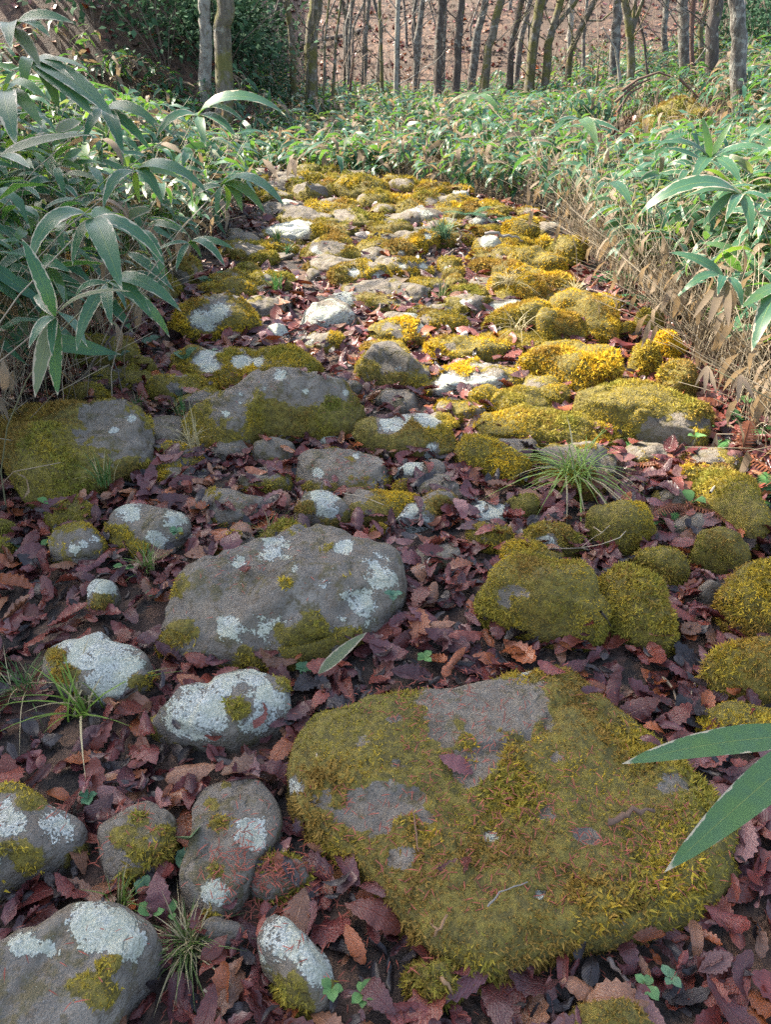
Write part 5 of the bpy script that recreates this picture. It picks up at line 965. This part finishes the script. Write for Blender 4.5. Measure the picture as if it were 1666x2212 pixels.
for lab, x, y, n, L, c, wd, el in [('silvery round-leaved seedling among red leaves at left', 325, 752, 3, .085, SG, .42, .4), ('upright veined green seedling on the long mossy boulder', 402, 790, 3, .10, (.07, .16, .07), .36, 1.0), ('silvery seedling left of the round-leaved one', 262, 782, 2, .085, SG, .38, .6),
    ('broad green seedling near the thin bamboo stems', 452, 622, 3, .12, (.07, .15, .07), .4, .7), ('small green seedling right of the bamboo stems', 490, 605, 2, .09, (.06, .16, .04), .4, .5), ('pale green pair of leaves at the left edge', 58, 1200, 2, .075, (.11, .2, .11), .40, .3),
    ('little bright green leaf beside the pale green pair', 95, 1198, 1, .05, LG, .36, .3), ('single bright green leaf by the dry oak leaf', 272, 1245, 2, .045, LG, .4, .5), ('five-leaved green sprout at the slab top left corner', 660, 1462, 6, .038, (.08, .19, .09), .36, .35),
    ('large upright greyish green leaf by the long grey slab', 412, 1830, 1, .12, (.12, .19, .08), .28, 1.8), ('round green leaf pair below the long slab', 335, 1995, 2, .036, LG, .45, .4), ('second green leaf pair left of the grass tuft', 378, 1990, 2, .034, LG, .36, .6),
    ('cluster of small green leaves above the leaning stone', 195, 1742, 4, .03, (.07, .2, .09), .42, .4), ('tiny clover sprout on the leaning stone foot', 318, 1935, 4, .028, (.08, .2, .1), .42, .4), ('clover sprout right of the leaning stone', 400, 1870, 5, .026, (.08, .19, .1), .42, .4),
    ('tiny sprout under the pale greenish stone', 718, 2155, 4, .028, LG, .4, .5), ('four-leaved bright sprout at the bottom centre', 785, 2165, 5, .032, (.12, .26, .06), .36, .5), ('bright sprout in the hollow under the slab', 1388, 2146, 4, .034, (.14, .3, .1), .42, .4),
    ('tiny pale sprout right of the slab hollow', 1440, 2130, 4, .024, (.12, .24, .12), .42, .4), ('green sprout amid leaves right of the large smooth boulder', 850, 1305, 4, .03, (.06, .17, .1), .42, .4), ('small sprout left of the mossy slab tip', 915, 1440, 4, .03, LG, .4, .4),
    ('lone green leaf under the broad mossy boulder', 108, 1105, 1, .05, LG, .36, 1.0), ('green leaf standing beside the withered fern', 1490, 1100, 2, .06, LG, .42, .8), ('small leaf cluster near the grey domed stone', 385, 1165, 5, .028, (.07, .18, .08), .42, .4), ('sprout at the left of the smooth boulder', 335, 1300, 5, .026, (.1, .22, .12), .42, .4),
    ('green sprout beside the long lit boulder foot', 455, 775, 4, .05, SG, .42, .4), ('leafy green plant at the right edge under dry fans', 1610, 880, 5, .07, (.08, .2, .05), .36, .5), ('green leaves between kerb slab and bank', 1500, 960, 4, .05, LG, .36, .6)]:
    seedling(lab, x, y, n, L, c, wd, el)
def strip(label, pts, w, cls, lift=.02, name='fallen_bamboo_leaf'):
    p0 = at(*pts[0], 0); p1 = at(*pts[1], 0); p0 = at(*pts[0], float(surf(p0[0], p0[1]))+lift); p1 = at(*pts[1], float(surf(p1[0], p1[1]))+lift*.6); d = p1-p0; L = np.linalg.norm(d)
    o = tag(link(name, sasa_data(w, cls)), label, 'bamboo leaf', 'fallen bamboo leaves'); M = frames(d[None], (np.array([0, -.5, 1.]))[None])[0]
    o.matrix_world = Matrix(np.vstack([np.column_stack([M*L, p0]), [0, 0, 0, 1]]).tolist())
strip('fallen olive bamboo leaf propped on the smooth boulder right foot', [(688,1455),(792,1358)], 0, 'half', .03)
strip('tan strip of dead bamboo leaf below the freckled boulder', [(410,1058),(510,1040)], 0, 'dead')
strip('curled pale dead bamboo leaf on the golden stone row', [(860,615),(878,578)], 1, 'dead', .05)
strip('bleached dead bamboo leaf right of the black-faced slab', [(1570,915),(1610,950)], 0, 'dead')
strip('pale dead bamboo leaf at the left edge in litter', [(0,815),(55,790)], 1, 'dead', .03)
strip('brown dead bamboo leaf under the left bamboo fan', [(45,840),(95,855)], 1, 'dead', .03)
strip('long tan bamboo sheath in the leaves by the seedlings', [(345,775),(405,750)], 0, 'dead', .03)

# ------------------------------------------------------------------ shrubs on the left bank and roots on the heap
def shrub_mesh(k):
    rg = np.random.default_rng(70+k); a = Acc(); n = 1100; p = rg.normal(size=(n, 3))*np.array([.42, .42, .34])+np.array([0, 0, .55]); p = p[(fbm(p*3.2+k*9, 2) > .44) & (p[:, 2] > -.05)]; n = len(p)
    d = nrm(p-np.array([0, 0, .3])+rg.normal(size=(n, 3))*.5); M = frames(d, np.tile([0, 0, 1.], (n, 1))+rg.normal(size=(n, 3))*.4); V = np.array([(0, 0, 0), (.3, .45, .05), (-.3, .45, .05), (0, 1, -.1)]); F = np.array([(0, 1, 2), (2, 1, 3)])
    stamp(a, V, F, np.zeros((4, 2)), M, .07+.06*rg.random(n), p, np.array([.040, .085, .045])*(.6+.9*rg.random((n, 1)))); b = Acc()
    for j in range(7): q = rg.normal(size=3)*np.array([.5, .5, .1])+np.array([0, 0, .9]); b.add(*tube(np.array([[0, 0, -.1], q*.5+rg.normal(size=3)*.05, q]), [.012, .008, .003], 4), (.13, .10, .08))
    return a.mesh('foliage', MSHRUB), b.mesh('stems', MTWIG)
SH = [shrub_mesh(k) for k in range(4)]; rs = np.random.default_rng(8); sw = ['dark', 'dense', 'loose', 'small', 'broad', 'low', 'dusky', 'ragged']; k = 0
for i in range(150):
    Ys = 13.4+rs.random()*9; Xs = -2.2-.10*(Ys-16)-rs.random()**1.2*7.5
    if i >= 105: Ys = 15+rs.random()*9; Xs = 6.5+rs.random()*8
    if i >= 150: Ys = 20+rs.random()*8; Xs = -1+rs.random()*9
    zs = float(gz(Xs, Ys)); x, y, _ = proj(np.array([Xs, Ys, zs+.4]))
    if x < -40 or x > VW+40 or y < -60: continue
    side = 'left bank behind the bamboo' if Xs < 0 else 'right slope behind the trunks' if i < 150 else 'leafy slope behind the central trunks'
    dep = 'at the foot of' if (zs < .8) else 'halfway up' if zs < 2 else 'high on'
    o = tag(link('shrub', None, loc=(Xs, Ys, zs)), f'{sw[i % 8]} evergreen shrub {dep} the {side}', 'shrub', 'evergreen shrubs on the '+side.split(' behind')[0]); s = .7+.7*rs.random(); o.scale = (s, s, s*(.7+.4*rs.random())); o.rotation_euler[2] = rs.random()*6.28
    f, b = SH[i % 4]; link('foliage', f, o); link('stem', b, o)
for k, (p, lab) in enumerate([([(1345,190),(1380,165),(1425,150),(1450,160)], 'root arching over the mossy heap'), ([(1330,215),(1370,180),(1405,165)], 'brown root left on the mossy heap'), ([(1335,235),(1362,195),(1390,180)], 'lowest brown root on the mossy heap left side'), ([(1470,165),(1490,185),(1510,205)], 'dead root down the right of the mossy heap')]):
    P = np.array([atY(x, y+6, 11.2) for x, y in p]); t = np.linspace(0, len(P)-1, 10); i = np.minimum(t.astype(int), len(P)-2); P = P[i]+(P[i+1]-P[i])*(t-i)[:, None]; a = Acc(); a.add(*tube(P, np.linspace(.02, .010, 10), 6), (.12, .075, .055))
    tag(link('root', a.mesh('root', MTWIG, True, P[0]), loc=P[0]), lab, 'root', 'roots on the mossy heap')

# ------------------------------------------------------------------ look-alikes: say which one by its order from the left
bpy.context.view_layer.update(); by = {}
for o in COL.objects:
    if o.parent is None and 'label' in o: by.setdefault(o['label'], []).append(o)
taken = set(by); ordn = ['first', 'second', 'third', 'fourth', 'fifth', 'sixth', 'seventh', 'eighth', 'ninth', 'tenth', 'eleventh', 'twelfth']
for lab, os_ in by.items():
    if len(os_) < 2: continue
    os_.sort(key=lambda o: float(proj(np.array(o.matrix_world.translation))[0]))
    for k, o in enumerate(os_):
        suf = 'leftmost such' if k == 0 else 'rightmost such' if k == len(os_)-1 else f'{ordn[min(k, 11)]} from left'
        ws = lab.split()[:16-len(suf.split())]
        while ws[-1] in ('with', 'of', 'in', 'and', 'a', 'the', 'behind', 'beside', 'at', 'on', 'by', 'under', 'near', 'right', 'left'): ws.pop()
        o['label'] = ' '.join(ws).rstrip(',')+', '+suf
